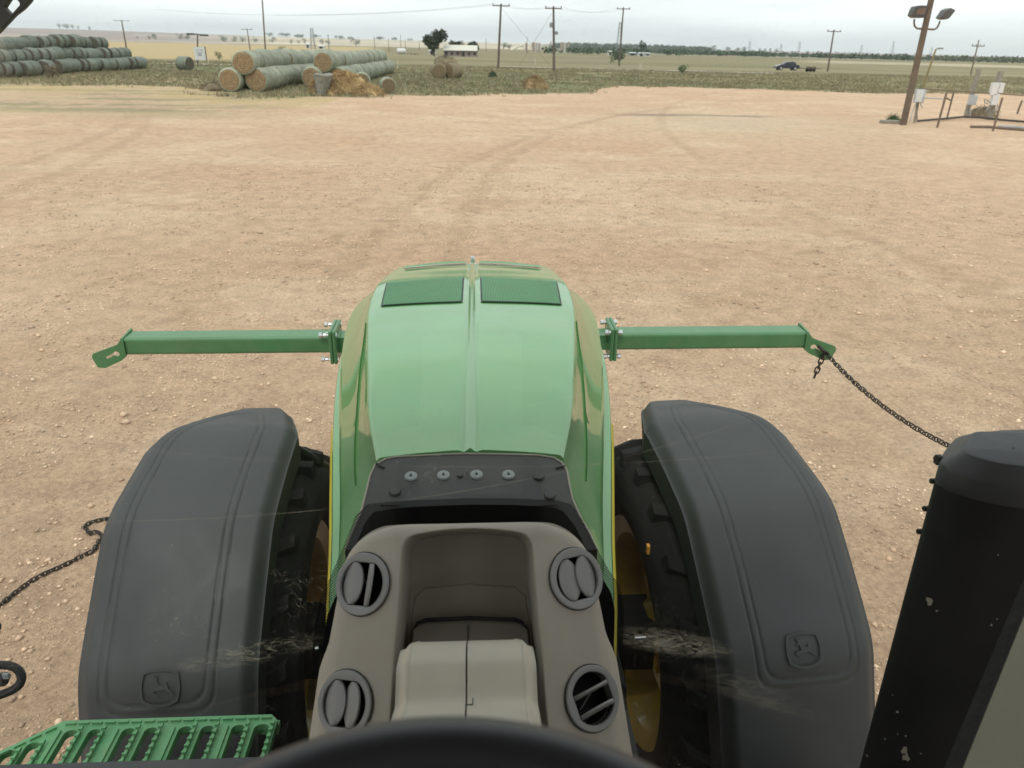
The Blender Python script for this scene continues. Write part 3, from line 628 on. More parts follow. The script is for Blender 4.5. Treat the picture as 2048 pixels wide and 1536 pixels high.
# transformer gear on the middle pole
zz = np.array(P2.location)
for (a, s_) in ((.35, .62), (.78, .42)):
    top = t2 - zz; c = top * (1 - (.40 if a > .5 else .28)) + np.array([(-.35 if a < .5 else .38), -.1, 0])
    obj('transformer', MB().lathe([(.01, -s_ / 2), (.22, -s_ / 2), (.24, 0), (.22, s_ / 2), (.01, s_ / 2)], 12, c, 'z'), grey_m, P2, smooth=40)
def wire(name, a, b, sag, label, r=.008):
    a = np.array(a); b = np.array(b); pts = []
    for i in range(17):
        t = i / 16; p = a + (b - a) * t; p[2] -= sag * 4 * t * (1 - t); pts.append(p)
    mb = MB().tube([p - pts[0] for p in pts], r, 4); o = obj(name, mb, insul_m); o.location = pts[0]; tag(o, label, 'cable', 'overhead cables between the tall poles'); return o
for d in (-1.1, 0, 1.1):
    lab = {-1.1: 'left', 0: 'middle', 1.1: 'right'}[d]
    wire('overhead_cable', t1 + [d, -.1, 0], t2 + [d * .9, -.1, 0], .5, 'thin overhead cable on the %s insulators between the first two tall poles' % lab)
    wire('overhead_cable', t2 + [d * .9, -.1, 0], t3 + [d, -.1, 0], .8, 'thin overhead cable on the %s insulators running to the leaning pole' % lab)
    wire('overhead_cable', t1 + [d, -.1, 0], np.array(t1) + [-60, 25, -1], 1.2, 'thin overhead cable on the %s insulators leaving the first tall pole' % lab)
wire('guy_wire', t1 + [.2, 0, -.6], (14, 150, 0), .1, 'guy wire slanting down right from the first tall pole', .02)
wire('guy_wire', t2 + [-.2, 0, -.8], (8.2, 150, 0), .1, 'guy wire slanting down left from the transformer pole', .02)
def lattice(px_t, py_t, px_b, py_b, y, wd, label, cat='mast'):
    b = uw(px_b, py_b, y=y); t = uw(px_t, py_t, y=y); z = H(b[0], b[1]); h = t[2] - z
    root = empty('lattice_mast', (b[0], b[1], z), label=label, cat=cat)
    for (sx, sy) in ((1, 1), (1, -1), (-1, 1), (-1, -1)):
        obj('leg', MB().tube([(sx * wd, sy * wd, 0), (sx * wd * .4, sy * wd * .4, h)], wd * .10, 5), grey_m, root)
    mb = MB(); n = 9
    for i in range(n):
        a = wd * (1 - .6 * i / n); c = wd * (1 - .6 * (i + 1) / n)
        for s_ in (-1, 1):
            mb.tube([(-a * s_, -a, h * i / n), (c * s_, -c, h * (i + 1) / n)], wd * .07, 4); mb.tube([(a, -a * s_, h * i / n), (c, c * s_, h * (i + 1) / n)], wd * .07, 4)
    obj('bracing', mb, grey_m, root); return root
lattice(1235, 44, 1236, 112, 330, .9, 'thin grey lattice mast standing just left of the leaning pole')
lattice(624, 56, 626, 94, 420, 1.1, 'narrow derrick mast between two white sheds beyond the bales')
for i, (px, y, hp) in enumerate(((1497, 4200, 24), (1560, 4400, 20), (1596, 4300, 26), (1720, 4500, 22), (1782, 4300, 30), (1860, 4500, 20))):
    base = 93.7 + .0209 * (px - 1024) + 3; o = lattice(px + 1, base - hp, px, base, y, 6, 'faint hazy transmission tower, %s from the left on the right horizon' % ORD[i]); o['group'] = 'faint transmission towers on the right horizon'; o['category'] = 'pylon'; o.name = 'transmission_tower'

# ------------------------------------------------------------------ far buildings, tanks, car
def shed(name, px0, px1, py_base, y, hwall, hroof, depth, wallm, roofm, label, cat='shed', openings=0, lift=0):
    a = uw(px0, py_base, y=y); b = uw(px1, py_base, y=y); x0, x1 = a[0], b[0]; xc = (x0 + x1) / 2; w_ = x1 - x0; z = H(xc, y)
    root = empty(name, (xc, y, z), label=label, cat=cat)
    obj('wall', MB().box((0, depth / 2, hwall / 2 - .3), (w_ * .96, depth, hwall + .6)), wallm, root)
    P = [(-w_ / 2, -.7, hwall + .02), (-w_ / 2, depth / 2, hwall + hroof), (-w_ / 2, depth + .5, hwall + .02)]
    obj('roof', MB().prism(P, (w_, 0, 0)), roofm, root)
    for k in range(openings):
        xx = -w_ / 2 + w_ * (k + .5) / openings
        obj('window' if k % 3 else 'door', MB().box((xx, -.02, hwall * (.5 if k % 3 else .42)), (w_ / openings * .45, .08, hwall * (.45 if k % 3 else .84))), darkwin_m, root)
    return root
s1 = shed('roofed_shed', 887, 955, 113, 262, 1.7, 1.6, 7, wall_m, cream_m, 'long low shed with a cream roof and dim front beside the dark tree', openings=6)
for k in range(5): obj('porch_post', MB().box((-5.2 + k * 2.6, -.6, .8), (.14, .14, 1.7)), wood_m, s1)
shed('white_house', 857, 871, 110, 300, 1.3, .5, 4, white_m, white_m, 'small white building half hidden under the tall dark tree', 'house', 1)
shed('white_shed', 611, 620, 94, 460, 1.9, .6, 4, white_m, white_m, 'small white shed left of the derrick mast', 'shed', 1)
shed('white_shed', 635, 649, 94, 460, 1.2, .6, 4, white_m, white_m, 'low white shed right of the derrick mast', 'shed', 1)
shed('long_trailer', 1276, 1301, 114, 400, 1.3, .3, 3, white_m, white_m, 'long white trailer low among the scrub right of the leaning pole', 'trailer', 2)
shed('white_shed', 1216, 1224, 112, 420, 1.6, .5, 3, white_m, cream_m, 'tiny pale shed left of the lattice mast', 'shed', 1)
shed('pale_shed', 1258, 1272, 113, 430, 1.1, .4, 3, grey_m, white_m, 'tiny grey shed left of the long white trailer', 'shed', 1)
def tank(px, py, y, wpx, hpx, mat, label, lying=False, group=None):
    b = uw(px, py, y=y); k = y / F; w_ = wpx * k; h = hpx * k / .86; z = H(b[0], y); root = empty('storage_tank', (b[0], y, z), label=label, cat='tank', group=group)
    if lying:
        obj('shell', MB().lathe([(.01, -w_ / 2), (h * .35, -w_ / 2 + .1), (h * .5, -w_ / 2 + .5), (h * .5, w_ / 2 - .5), (h * .35, w_ / 2 - .1), (.01, w_ / 2)], 16, (0, 0, h * .62), 'x'), mat, root, smooth=40)
        for s_ in (-1, 1): obj('cradle', MB().box((s_ * w_ * .3, 0, h * .08), (.25, h * .7, h * .36)), grey_m, root)
    else:
        obj('shell', MB().lathe([(w_ / 2, -.3), (w_ / 2, h), (w_ * .3, h + .25), (.01, h + .4)], 16, (0, 0, 0), 'z'), mat, root, smooth=40)
        obj('ladder', MB().box((0, -w_ / 2 - .15, h / 2), (.4, .08, h)), grey_m, root)
    return root
tank(803, 108, 290, 17, 8, white_m, 'white tank lying on cradles left of the big dark tree', lying=True)
for i, (px, w_, h, m_, lab) in enumerate([(1052, 4, 13, tan_m, 'slim tan tank, leftmost of the tank row behind the poles'), (1066, 5, 14, tan_m, 'pale tan tank, second of the tank row'), (1072, 5, 14, cream_m, 'creamy tank, third of the tank row'), (1078, 4, 13, tan_m, 'narrow tan tank, fourth of the tank row'),
     (1099, 3, 12, tan_m, 'thin tan tank just left of the transformer pole'), (1123, 5, 15, tan_m, 'tan tank, left of the pair right of the transformer pole'), (1129, 5, 15, cream_m, 'creamy tank, middle of those right of the transformer pole'), (1136, 4, 15, tan_m, 'tan tank, right of the pair right of the transformer pole'), (1101, 3, 16, cream_m, 'thin pale tank right behind the transformer pole')]):
    tank(px, 108, 520, w_, h, m_, lab)
# sloping pale conveyor left of the tanks
a = uw(1022, 101, y=560); b = uw(1045, 90, y=560); c = uw(1052, 104, y=560)
root = empty('conveyor', (a[0], 560, H(a[0], 560)), label='sloping pale conveyor rising towards the tank row', cat='conveyor')
zz = H(a[0], 560); obj('boom', MB().tube([(0, 0, a[2] - zz), (b[0] - a[0], 0, b[2] - zz)], .5, 6), cream_m, root); obj('support', MB().tube([(b[0] - a[0] - .5, 0, b[2] - zz), (b[0] - a[0] - .5, 0, -.3)], .25, 5).tube([(b[0] - a[0], 0, b[2] - zz), (c[0] - a[0], 0, c[2] - zz)], .35, 6), cream_m, root)
# low yard clutter right of the white tank
for i, px in enumerate((818, 826, 833)):
    b = uw(px, 107); y = 280; x = uw(px, 107, y=y)[0]; o = obj('scrap_frame', MB().box((0, 0, .35), (1.3, 1, .12)).box((-.5, 0, .1), (.12, .8, .7)).box((.5, 0, .1), (.12, .8, .7)), rust_m); o.location = (x, y, H(x, y)); tag(o, 'low rusty frame, %s of the three by the white tank' % ORD[i], 'scrap', 'rusty frames by the white tank')
# the car and its trailer
b = uw(1572, 141); cx, cy = b[0], b[1]; car = empty('parked_car', (cx, cy, H(cx, cy)), label='dark blue car standing side-on in the far grass', cat='car')
def prof(pts, w_): return MB().prism([(p[0], -w_ / 2, p[1]) for p in pts], (0, w_, 0))
bevel(obj('body', prof([(-2.2, .35), (-2.2, .72), (-1.95, .86), (-1.0, .98), (-.9, 1.0), (1.45, 1.02), (2.1, .95), (2.2, .7), (2.2, .35)], 1.75), car_m, car), .06)
bevel(obj('cabin', prof([(-.95, .99), (-.25, 1.5), (.75, 1.55), (1.35, 1.42), (1.6, 1.01)], 1.5), car_m, car), .05)
obj('windscreen', MB().prism([(-.93, -.66, 1.03), (-.93, .66, 1.03), (-.32, .60, 1.45), (-.32, -.60, 1.45)], (-.03, 0, .03)), carglass_m, car)
for x0, x1 in ((-.62, .18), (.26, 1.2)): obj('side_window', MB().prism([(x0, -.76, 1.06), (x1, -.76, 1.06), (x1 - .08, -.76, 1.42), (x0 + .35 * (x0 < 0), -.76, 1.42)], (0, .02, 0)), carglass_m, car)
for x in (-1.35, 1.4):
    for s_ in (-1, 1):
        wh = obj('wheel', MB().lathe([(.05, -.11), (.33, -.11), (.36, -.05), (.36, .05), (.33, .11), (.05, .11)], 18, (0, 0, 0), 'y'), rubber, car, smooth=40); wh.location = (x, s_ * .8, .35)
        obj('rim', MB().lathe([(.01, -.115), (.2, -.12), (.2, .12), (.01, .115)], 14, (0, 0, 0), 'y'), galv_m, wh)
for s_ in (-.6, .6): obj('headlight', MB().box((-2.19, s_, .7), (.06, .3, .14)), galv_m, car)
b = uw(1620, 143); tr = empty('flat_trailer', (b[0], b[1], H(b[0], b[1])), label='low rusty flat trailer right behind the dark blue car', cat='trailer')
obj('deck', MB().box((0, 0, .55), (3.4, 1.6, .12)), rust_m, tr); obj('drawbar', MB().tube([(-1.7, 0, .5), (-2.6, 0, .45)], .05), rust_m, tr); obj('load', MB().box((.1, 0, .74), (1.4, 1.0, .24)), rust_m, tr)
for x in (-.3, .4):
    for s_ in (-1, 1): obj('wheel', MB().lathe([(.01, -.09), (.3, -.09), (.3, .09), (.01, .09)], 14, (x, s_ * .72, .3), 'y'), rubber, tr)

# white sign under twin lamps
b = uw(395, 134); sg = empty('sign_post', (b[0], b[1], H(b[0], b[1])), label='white sign board on a post under a dark T-shaped twin lamp', cat='sign')
sc_ = math.hypot(b[0], b[1]) / F / .9
def so_(px, py): q = uw(px, py, y=b[1]); return np.array([q[0] - b[0], 0, q[2] - sg.location[2]])
obj('post', MB().tube([(0, 0, -.2), so_(395, 68)], .09, 8), wood_m, sg)
for a_, c_ in (((395, 68), (373, 68)), ((395, 68), (416, 72))):
    p, q = so_(*a_), so_(*c_); obj('lamp_arm', MB().tube([p, q], .05, 6), insul_m, sg); m_ = p + (q - p) * .62; obj('lamp_head', MB().box(m_, (1.0, .3, .2)), insul_m, sg)
bc = so_(400, 107); obj('board', MB().box(bc + [0, -.12, 0], (1.35, .05, 1.5)), white_m, sg); obj('board_frame', MB().box(bc + [.75, -.1, 0], (.1, .08, 1.7)), wood_m, sg)
pr = obj('print', MB().box(bc + [0, -.148, .1], (.75, .006, .12)).box(bc + [0, -.148, -.15], (.5, .006, .3)).box(bc + [0, -.148, .38], (.9, .006, .08)), simple('sign_print', (.35, .36, .38), .7), sg)
for px, py in ((417, 128), (1070, 130), (1283, 138), (1279, 141), (795, 138)):
    b_ = uw(px, py); o = obj('marker_stake', MB().tube([(0, 0, -.1), (.05, 0, 1.1)], .035, 6), cream_m); o.location = (b_[0], b_[1], H(b_[0], b_[1]))
    tag(o, {417: 'short pale stake right of the white sign', 1070: 'short pale stake between the two tallest poles', 1283: 'short pale stake right of the leaning pole, taller of two', 1279: 'short pale stake beside the track, near one of two', 795: 'short pale stake in the grass right of the bale stacks'}[px], 'stake')

# ------------------------------------------------------------------ light mast and electric equipment at the right
b = uw(1806, 250); by = b[1]; mz = H(b[0], by)
ms = empty('light_mast', (b[0], by, mz), label='leaning brown steel light mast with two floodlights at the right', cat='light mast')
def mo(px, py, dy=0): q = uw(px, py, y=by + dy); return np.array([q[0] - b[0], dy, q[2] - mz])
top = mo(1878, -70); obj('mast', MB().tube([(0, 0, -.2), top * .5, top], [.155, .14, .125], 14), rust_m, ms, smooth=50)
for (pts, nm) in (([(1851, 58), (1834, 57), (1829, 52), (1828, 44), (1829, 38)], 'l'), ([(1852, 58), (1868, 59), (1874, 56), (1878, 48), (1880, 42)], 'r')):
    obj('lamp_bracket', MB().tube([mo(*q) for q in pts], .042, 8), rust_m, ms, smooth=50)
def flood(pts, glass, th):
    P = [mo(*q) for q in pts]; fl = obj('floodlight', MB().prism([p - np.array([0, th / 2, 0]) for p in P], (0, th, 0)), insul_m, ms); bevel(fl, .03)
    if glass: obj('lens', MB().prism([mo(*q) - np.array([0, th / 2 + .02, 0]) for q in glass], (0, .03, 0)), lampglass_m, fl)
flood([(1819, 32), (1826, 36), (1844, 36), (1849, 24), (1852, 12), (1838, 11), (1827, 13), (1823, 20)], [(1826, 29), (1842, 30), (1848, 16), (1832, 17)], .45)
flood([(1876, 36), (1884, 40), (1893, 37), (1906, 21), (1896, 16), (1887, 20)], None, .5)
p = uw(1780, 247); o = obj('stone_block', MB().box((0, 0, .06), (.9, .5, .2)), concrete_m); o.location = (p[0], p[1], H(p[0], p[1])); bevel(o, .05); tag(o, 'low pale concrete slab lying left of the light mast foot', 'slab')
p = uw(1784, 246); hay_heap('grass_tuft', (p[0] + .2, p[1] + .3), .3, .3, .3, 260, leaf_green, 'small green weed tuft at the foot of the light mast', 'weed', 21)
# cabinet left
def post_thing(name, px0, py0, px1, py1, rad, mat, label, cat, square=False, dy=0):
    b_ = uw(px0, py0); q = uw(px1, py1, y=b_[1]); z = H(b_[0], b_[1]); root = empty(name, (b_[0], b_[1], z), label=label, cat=cat)
    tp = np.array([q[0] - b_[0], 0, q[2] - z])
    if square:
        P = [(-rad, -rad, -.2), (rad, -rad, -.2), (rad, rad, -.2), (-rad, rad, -.2)]; obj('shaft', MB().prism(P, tp + np.array([0, 0, .2])), mat, root)
    else: obj('shaft', MB().tube([(0, 0, -.2), tp], rad, 8), mat, root, smooth=50)
    return root, lambda px, py, d=0: (lambda w_: np.array([w_[0] - b_[0], d, w_[2] - z]))(uw(px, py, y=b_[1] + d))
r1_, f1 = post_thing('cabinet_stand', 1829, 246, 1836, 200, .055, concrete_m, 'grey electric cabinet on a pipe stand beside the light mast', 'electric cabinet')
bevel(obj('cabinet', MB().box(f1(1839, 192, -.05), (.42, .30, .62)), galv_m, r1_), .02)
obj('cabinet_door', MB().box(f1(1839, 192, -.22), (.36, .02, .54)), white_m, r1_)
for k, (a_, c_) in enumerate((((1834, 204), (1820, 243)), ((1838, 204), (1834, 244)), ((1842, 204), (1845, 215)))): obj('conduit', MB().tube([f1(*a_, -.05), f1((a_[0] + c_[0]) / 2 - 2, (a_[1] + c_[1]) / 2, 0), f1(*c_, 0)], .028, 6), rust_m if k == 1 else galv_m, r1_)
r2_, f2 = post_thing('pipe_hurdle', 1874, 255, 1893, 186, .05, rust_m, 'rusty H-shaped pipe frame between cabinet and concrete posts', 'pipe hurdle')
b2 = uw(1893, 240); loc = np.array(r2_.location); far = np.array([b2[0], b2[1], H(b2[0], b2[1])]) - loc; ft = uw(1907, 186, y=b2[1]) - loc
obj('back_post', MB().tube([far, ft], .045, 8), rust_m, r2_); obj('cross_rail', MB().tube([far * .28 + ft * .72, np.array(f2(1890, 195)) ], .045, 8), rust_m, r2_)
obj('long_rail', MB().tube([f2(1888, 198), np.array([f1(1843, 195)[0] + r1_.location[0] - loc[0], r1_.location[1] - loc[1], f1(1843, 195)[2]])], .03, 6), galv_m, r2_)
r3_, f3 = post_thing('concrete_post', 1931, 236, 1958, 138, .095, concrete_m, 'left square concrete post with a small grey meter box', 'concrete post', True)
bevel(obj('meter_box', MB().box(f3(1945, 200, -.18), (.40, .22, .50)), galv_m, r3_), .02); obj('conduit', MB().tube([f3(1941, 210, -.18), f3(1940, 236, -.16)], .03, 6), galv_m, r3_)
r4_, f4 = post_thing('concrete_post', 1978, 240, 2002, 142, .11, concrete_m, 'right concrete post carrying three white electric boxes', 'concrete post', True)
for (px, py, w_, h) in ((1988, 178, .36, .62), (2001, 176, .26, .50), (1989, 199, .34, .56)): bevel(obj('electric_box', MB().box(f4(px, py, -.26), (w_, .22, h)), white_m, r4_), .02)
obj('conduit', MB().tube([f4(1980, 205, -.3), f4(1974, 200, -.3), f4(1969, 198, -.3), f4(1970, 206, -.3), f4(1976, 207, -.3)], .035, 6).tube([f4(1984, 208, -.3), f4(1974, 218, -.3), f4(1972, 222, -.3)], .03, 6).tube([f4(1994, 205, -.3), f4(1996, 214, -.3), f4(1990, 222, -.3), f4(1985, 222, -.3)], .03, 6), grey_m, r4_)
r5_, f5 = post_thing('pipe_post', 1985, 263, 2005, 195, .045, rust_m, 'thin dark pipe post in front of the concrete posts', 'post')
r6_, f6 = post_thing('pipe_post', 2056, 262, 2062, 190, .045, rust_m, 'thin pipe post at the right edge carrying the rail', 'post')
def gpt(px, py, z): q = uw(px, py); return np.array([q[0], q[1], H(q[0], q[1]) + z])
def rail(name, pts, r, mat, label, cat):
    P = [np.array(p) for p in pts]; o = obj(name, MB().tube([p - P[0] for p in P], r, 6), mat); o.location = P[0]; tag(o, label, cat); return o
A = uw(1846, 178, y=41.0); B = uw(1975, 186, y=42.0); C = uw(2060, 192, y=42.5)
rail('top_rail', [A, B, C], .03, rust_m, 'thin upper pipe rail joining cabinet, posts and frame edge', 'rail')
rail('ground_pipe', [gpt(1836, 245, .08), gpt(1880, 242, .10), gpt(1925, 239, .12), gpt(1960, 240, .12), gpt(2000, 243, .10), gpt(2060, 248, .10)], .055, hose_m, 'dark pipe lying along the ground under the electric posts', 'pipe')
rail('ground_pipe', [gpt(1940, 256, .06), gpt(1975, 257, .07), gpt(2010, 260, .07), gpt(2060, 264, .07)], .06, rust_m, 'nearer rusty pipe on the ground at the right edge', 'pipe')
rail('metal_grate', [gpt(1995, 257, .03), gpt(2020, 258, .03), gpt(2060, 260, .03)], .12, grey_m, 'grey scrap lying between the two ground pipes', 'scrap')
rail('pipe_stub', [gpt(2034, 229, -.1), gpt(2034, 229, 0) + [.02, 0, .3], gpt(2034, 229, 0) + [.09, 0, .75]], .06, rust_m, 'short rusty stub standing between posts at right edge', 'stub')
p = uw(1965, 236); hay_heap('dry_brush', (p[0], p[1]), .8, .5, .55, 500, dry_m, 'dry brown brush between the two concrete posts', 'brush', 25)

# ================================================================== THE TRACTOR (x right, y forward, z up, in its own frame)
TR = empty('tractor', label='green farm tractor seen from its cab, with black front fenders and a wide front beam', cat='tractor')
Rel = Matrix((W @ T.T).tolist())
locT = Vector((0, 0, CZ)) - Rel @ Vector(CAMT.tolist())
TR.matrix_world = Matrix.Translation(locT) @ Rel.to_4x4()

# ---- hood
YS = [1.26, 1.545, 1.56, 1.8, 2.12, 2.45, 2.78, 3.0, 3.2, 3.45, 3.65, 3.80, 3.90, 3.96, 3.985]
ZC = [2.06, 2.17, 2.250, 2.248, 2.243, 2.232, 2.214, 2.200, 2.182, 2.145, 2.114, 2.088, 2.066, 2.01, 1.91]
W1 = [.165, .208, .210, .258, .302, .346, .384, .398, .402, .400, .392, .382, .365, .350, .340]
W2 = [.262, .315, .318, .352, .404, .457, .504, .530, .548, .556, .535, .495, .450, .410, .390]
def smooth_curve(vals):
    ys = np.array(YS[2:]); v = np.array(vals[2:], float); g = np.gradient(v, ys)
    yd = np.linspace(1.56, 3.985, 500); out = []
    for y in yd:
        i = min(len(ys) - 2, max(0, int(np.searchsorted(ys, y) - 1))); h = ys[i + 1] - ys[i]; t = (y - ys[i]) / h
        out.append((2 * t ** 3 - 3 * t ** 2 + 1) * v[i] + (t ** 3 - 2 * t ** 2 + t) * h * g[i] + (3 * t ** 2 - 2 * t ** 3) * v[i + 1] + (t ** 3 - t ** 2) * h * g[i + 1])
    return list(vals[:2]) + out
ZC, W1, W2 = smooth_curve(ZC), smooth_curve(W1), smooth_curve(W2); YS = YS[:2] + list(np.linspace(1.56, 3.985, 500))
def hz(x, y):
    z0 = np.interp(y, YS, ZC); w = np.interp(y, YS, W1); a = abs(x)
    z = z0 - .016 * (a / w) ** 2
    rib = .0065 * math.exp(-(a / .006) ** 2) - .0042 * math.exp(-((a - .015) / .006) ** 2) + .0012 * math.exp(-((a - .04) / .02) ** 2)
    return float(z + rib)
def hood_section(y):
    w1 = np.interp(y, YS, W1); w2 = np.interp(y, YS, W2); zt = hz(w1, y); z0 = float(np.interp(y, YS, ZC))
    xs = [0, .004, .008, .013, .018, .023, .029, .036, .045, .06, .08] + list(np.linspace(.11, w1 - .006, 9))
    P = [(x, hz(x, y)) for x in xs] + [(w1, zt - .002), (w1 + .006, zt - .009)]
    zs = 1.97 if y < 3.7 else min(1.97, z0 - .10)
    # shoulder: falls from the crease, a shallow hollow, then the crest of the side
    d = w2 - w1
    for t in np.linspace(.1, 1, 12):
        x = w1 + .006 + d * (t ** 1.15); hol = -.004 * math.sin(min(1, t * 1.3) * math.pi) * (y < 3.4)
        P.append((x, zt - .012 - (zt - zs) * (t ** .85) + hol * .6))
    P += [(w2 + .010, zs - .05), (w2 + .012, zs - .10), (w2 + .006, zs - .130), (w2 + .006, zs - .134), (w2 + .038, zs - .146), (w2 + .042, zs - .155), (w2 + .040, zs - .21), (w2 + .018, zs - .30), (w2 - .01, zs - .52), (w2 - .04, 1.30)]
    return P
ysamp = [1.26, 1.35, 1.45, 1.545] + list(np.linspace(1.56, 3.6, 48)) + list(np.linspace(3.65, 3.985, 16))
secs = [hood_section(y) for y in ysamp]
G = []
for y, s_ in zip(ysamp, secs):
    full = [(-x, y, z) for x, z in s_[::-1]] + [(x, y, z) for x, z in s_[1:]]; G.append(full)
last = G[-1]; G.append([(x * .98, 4.0, 1.35 + (z - 1.35) * .93) for x, y, z in last]); G.append([(x * .7, 4.02, 1.35 + (z - 1.35) * .7) for x, y, z in last])
hood = obj('hood', MB().grid(G), paint, TR, smooth=28)
# yellow stripe low on both flanks
for s_ in (-1, 1):
    P = []
    for y in np.linspace(1.27, 2.6, 30):
        w2 = np.interp(y, YS, W2); zs = 1.97
        P.append([(s_ * (w2 + .043), y, zs - .175), (s_ * (w2 + .052), y, zs - .185), (s_ * (w2 + .046), y, zs - .23)])
    obj('stripe', MB().grid(P), yellow2, hood, smooth=60)
# perforated air screens in the top
def screen(x0, x1, y0, y1, lift, grow=0, split=1):
    P = []
    for i in range(19):
        t = i / 18; row_ = []
        for j in range(11):
            u = j / 10; w_ = 1 + .16 * t * 0
            xa = x0 - grow; xb = x1 + grow + .03 * t * (u > 0) * 0
            xo = xb + .025 * t
            x = xa + (xo - xa) * u; yy = y0 - grow + (y1 - y0 + 2 * grow) * t
            yy += (-.02 + .03 * t) * 0 - (.055 * u * t)
            row_.append((x, yy, hz(x, yy) + lift))
        P.append(row_)
    return P
for s_ in (-1, 1):
    P = [[(s_ * x, y, z) for x, y, z in r] for r in screen(.040, .335, 2.785, 3.255, .0030, .006)]; fr = obj('screen_seam', MB().grid(P), gap_m, hood, smooth=60)
    P = [[(s_ * x, y, z) for x, y, z in r] for r in screen(.040, .335, 2.785, 3.255, .0055)]; sc_o = obj('air_screen', MB().grid(P), screen_m, hood, smooth=60)
    mb = MB()      # fine raised wires of the mesh
    for i in range(46):
        x_ = .044 + .286 * i / 45; mb.add([(s_ * (x_ + dx), y, hz(x_, y) + .0075) for y in (2.79, 2.9, 3.02, 3.12, 3.235 - .05 * (x_ - .04) / .3) for dx in (-.0012, .0012)], [(2 * k, 2 * k + 1, 2 * k + 3, 2 * k + 2) for k in range(4)])
    w_o = obj('mesh_wires', mb, green_plastic, sc_o); w_o['kind'] = 'stuff'
    # slim grille strip at the nose
    P = [[(s_ * x, 3.80 - .09 * (abs(x) / .34) ** 2 + dy, hz(x, 3.80 - .09 * (abs(x) / .34) ** 2 + dy) + .012) for dy in (0, .035, .07)] for x in np.linspace(.035, .335, 16)]
    obj('nose_grille_strip', MB().grid(P), green_plastic, hood, smooth=60)
    P = [[(s_ * x, 3.795 - .09 * (abs(x) / .34) ** 2 + dy, hz(x, 3.795 - .09 * (abs(x) / .34) ** 2 + dy) + .004) for dy in (0, .02)] for x in np.linspace(.03, .34, 16)]
    obj('nose_seam', MB().grid(P), gap_m, hood, smooth=60)
    # the spear-shaped facet on the flank
    P = []
    for i in range(40):
        t = i / 39; y = 1.72 + .92 * t; s2 = hood_section(y); w1 = np.interp(y, YS, W1); w2 = np.interp(y, YS, W2)
        sh = [(x, z) for x, z in s2 if w1 + .003 < x < w2 + .003]; xs_ = [a for a, b in sh]; zz_ = [b for a, b in sh]
        q = .46 * (1 - t ** 1.7) + .02; xx = w1 + .006 + (w2 - w1) * q; th = .017 * (math.sin(math.pi * t ** 1.3)) ** .8 + .0008
        za, zb, zm = (np.interp(v_, xs_, zz_) for v_ in (xx, xx + th, xx + th * .12))
        P.append([(s_ * (xx - .0005), y, za - .002), (s_ * (xx + .0035), y, za + .0045), (s_ * (xx + th), y, zb - .0008)])
    obj('flank_crease', MB().grid(P), paint, hood, smooth=20)
on = obj('hood_ornament', MB().lathe([(.001, .036), (.009, .032), (.013, .02), (.012, .0), (.02, -.01)], 14, (0, 3.93, hz(0, 3.93) + .005), 'z'), steel_m, hood, smooth=40)
# dark shell under the hood and chassis
obj('chassis', MB().box((0, 2.6, 1.05), (.62, 2.9, .62)).box((0, 4.15, 1.0), (.55, .5, .6)).box((0, 2.6, .78), (1.5, .22, .22)).box((0, 1.5, 1.25), (.66, .5, .9)), chassis_m, TR)
obj('cab_underside', MB().box((0, 1.0, .85), (2.3, 1.0, .6)), chassis_m, TR)
for s_ in (-1, 1):
    obj('engine_side', MB().box((s_ * .36, 2.3, 1.25), (.10, 1.9, .45)).tube([(s_ * .4, 1.7, 1.35), (s_ * .42, 2.5, 1.3), (s_ * .36, 3.2, 1.4)], .05), chassis_m, TR)
# ---- cowl between hood and glass
def cowl_hit(px, py, lift=0):
    v = T @ ray(px, py); n_ = np.array([0, -.24, 1.0]); p0 = np.array([0, 1.60, 2.272 + lift]); t_ = np.dot(p0 - CAMT, n_) / np.dot(v, n_); return CAMT + v * t_
CO = [(690, 1100), (705, 1062), (723, 1022), (733, 982), (740, 952), (750, 930), (770, 919), (794, 914), (923, 908), (1000, 909), (1075, 911), (1108, 916), (1124, 926), (1134, 942), (1138, 966), (1145, 998), (1164, 1041), (1178, 1064), (1195, 1100)]
cp_ = [cowl_hit(*q) for q in CO]
cowl = obj('cowl_cover', MB().prism(cp_, (0, .008, -.035)), plastic_k, TR); bevel(cowl, .002)
obj('cowl_rim', MB().tube([p + np.array([0, 0, .001]) for p in cp_], .0022, 6), dash_m, cowl, smooth=60)
obj('cowl_underside', MB().prism([cowl_hit(*q, -.05) for q in CO], (0, 0, -.25)), plastic_k, cowl)
cin = [(760, 1010), (768, 965), (790, 940), (840, 934), (940, 931), (1040, 932), (1090, 938), (1110, 960), (1118, 1010)]
obj('raised_field', MB().prism([cowl_hit(*q, .003) for q in cin], (0, .002, -.012)), plastic_k, cowl)
cpn = [(800, 1060), (803, 975), (810, 963), (940, 961), (1070, 960), (1080, 972), (1086, 1060)]
obj('smooth_inset', MB().prism([cowl_hit(*q, .0045) for q in cpn], (0, 0, -.010)), hose_m, cowl)
obj('cowl_seam', MB().box(cowl_hit(935, 945, .0035), (.0014, .05, .001)), void_m, cowl)
for a_, b_2 in (((753, 927), (768, 936)), ((1130, 932), (1112, 936))): obj('cowl_slit', MB().tube([cowl_hit(*a_, .002), cowl_hit(*b_2, .002)], .0028, 6), void_m, cowl)
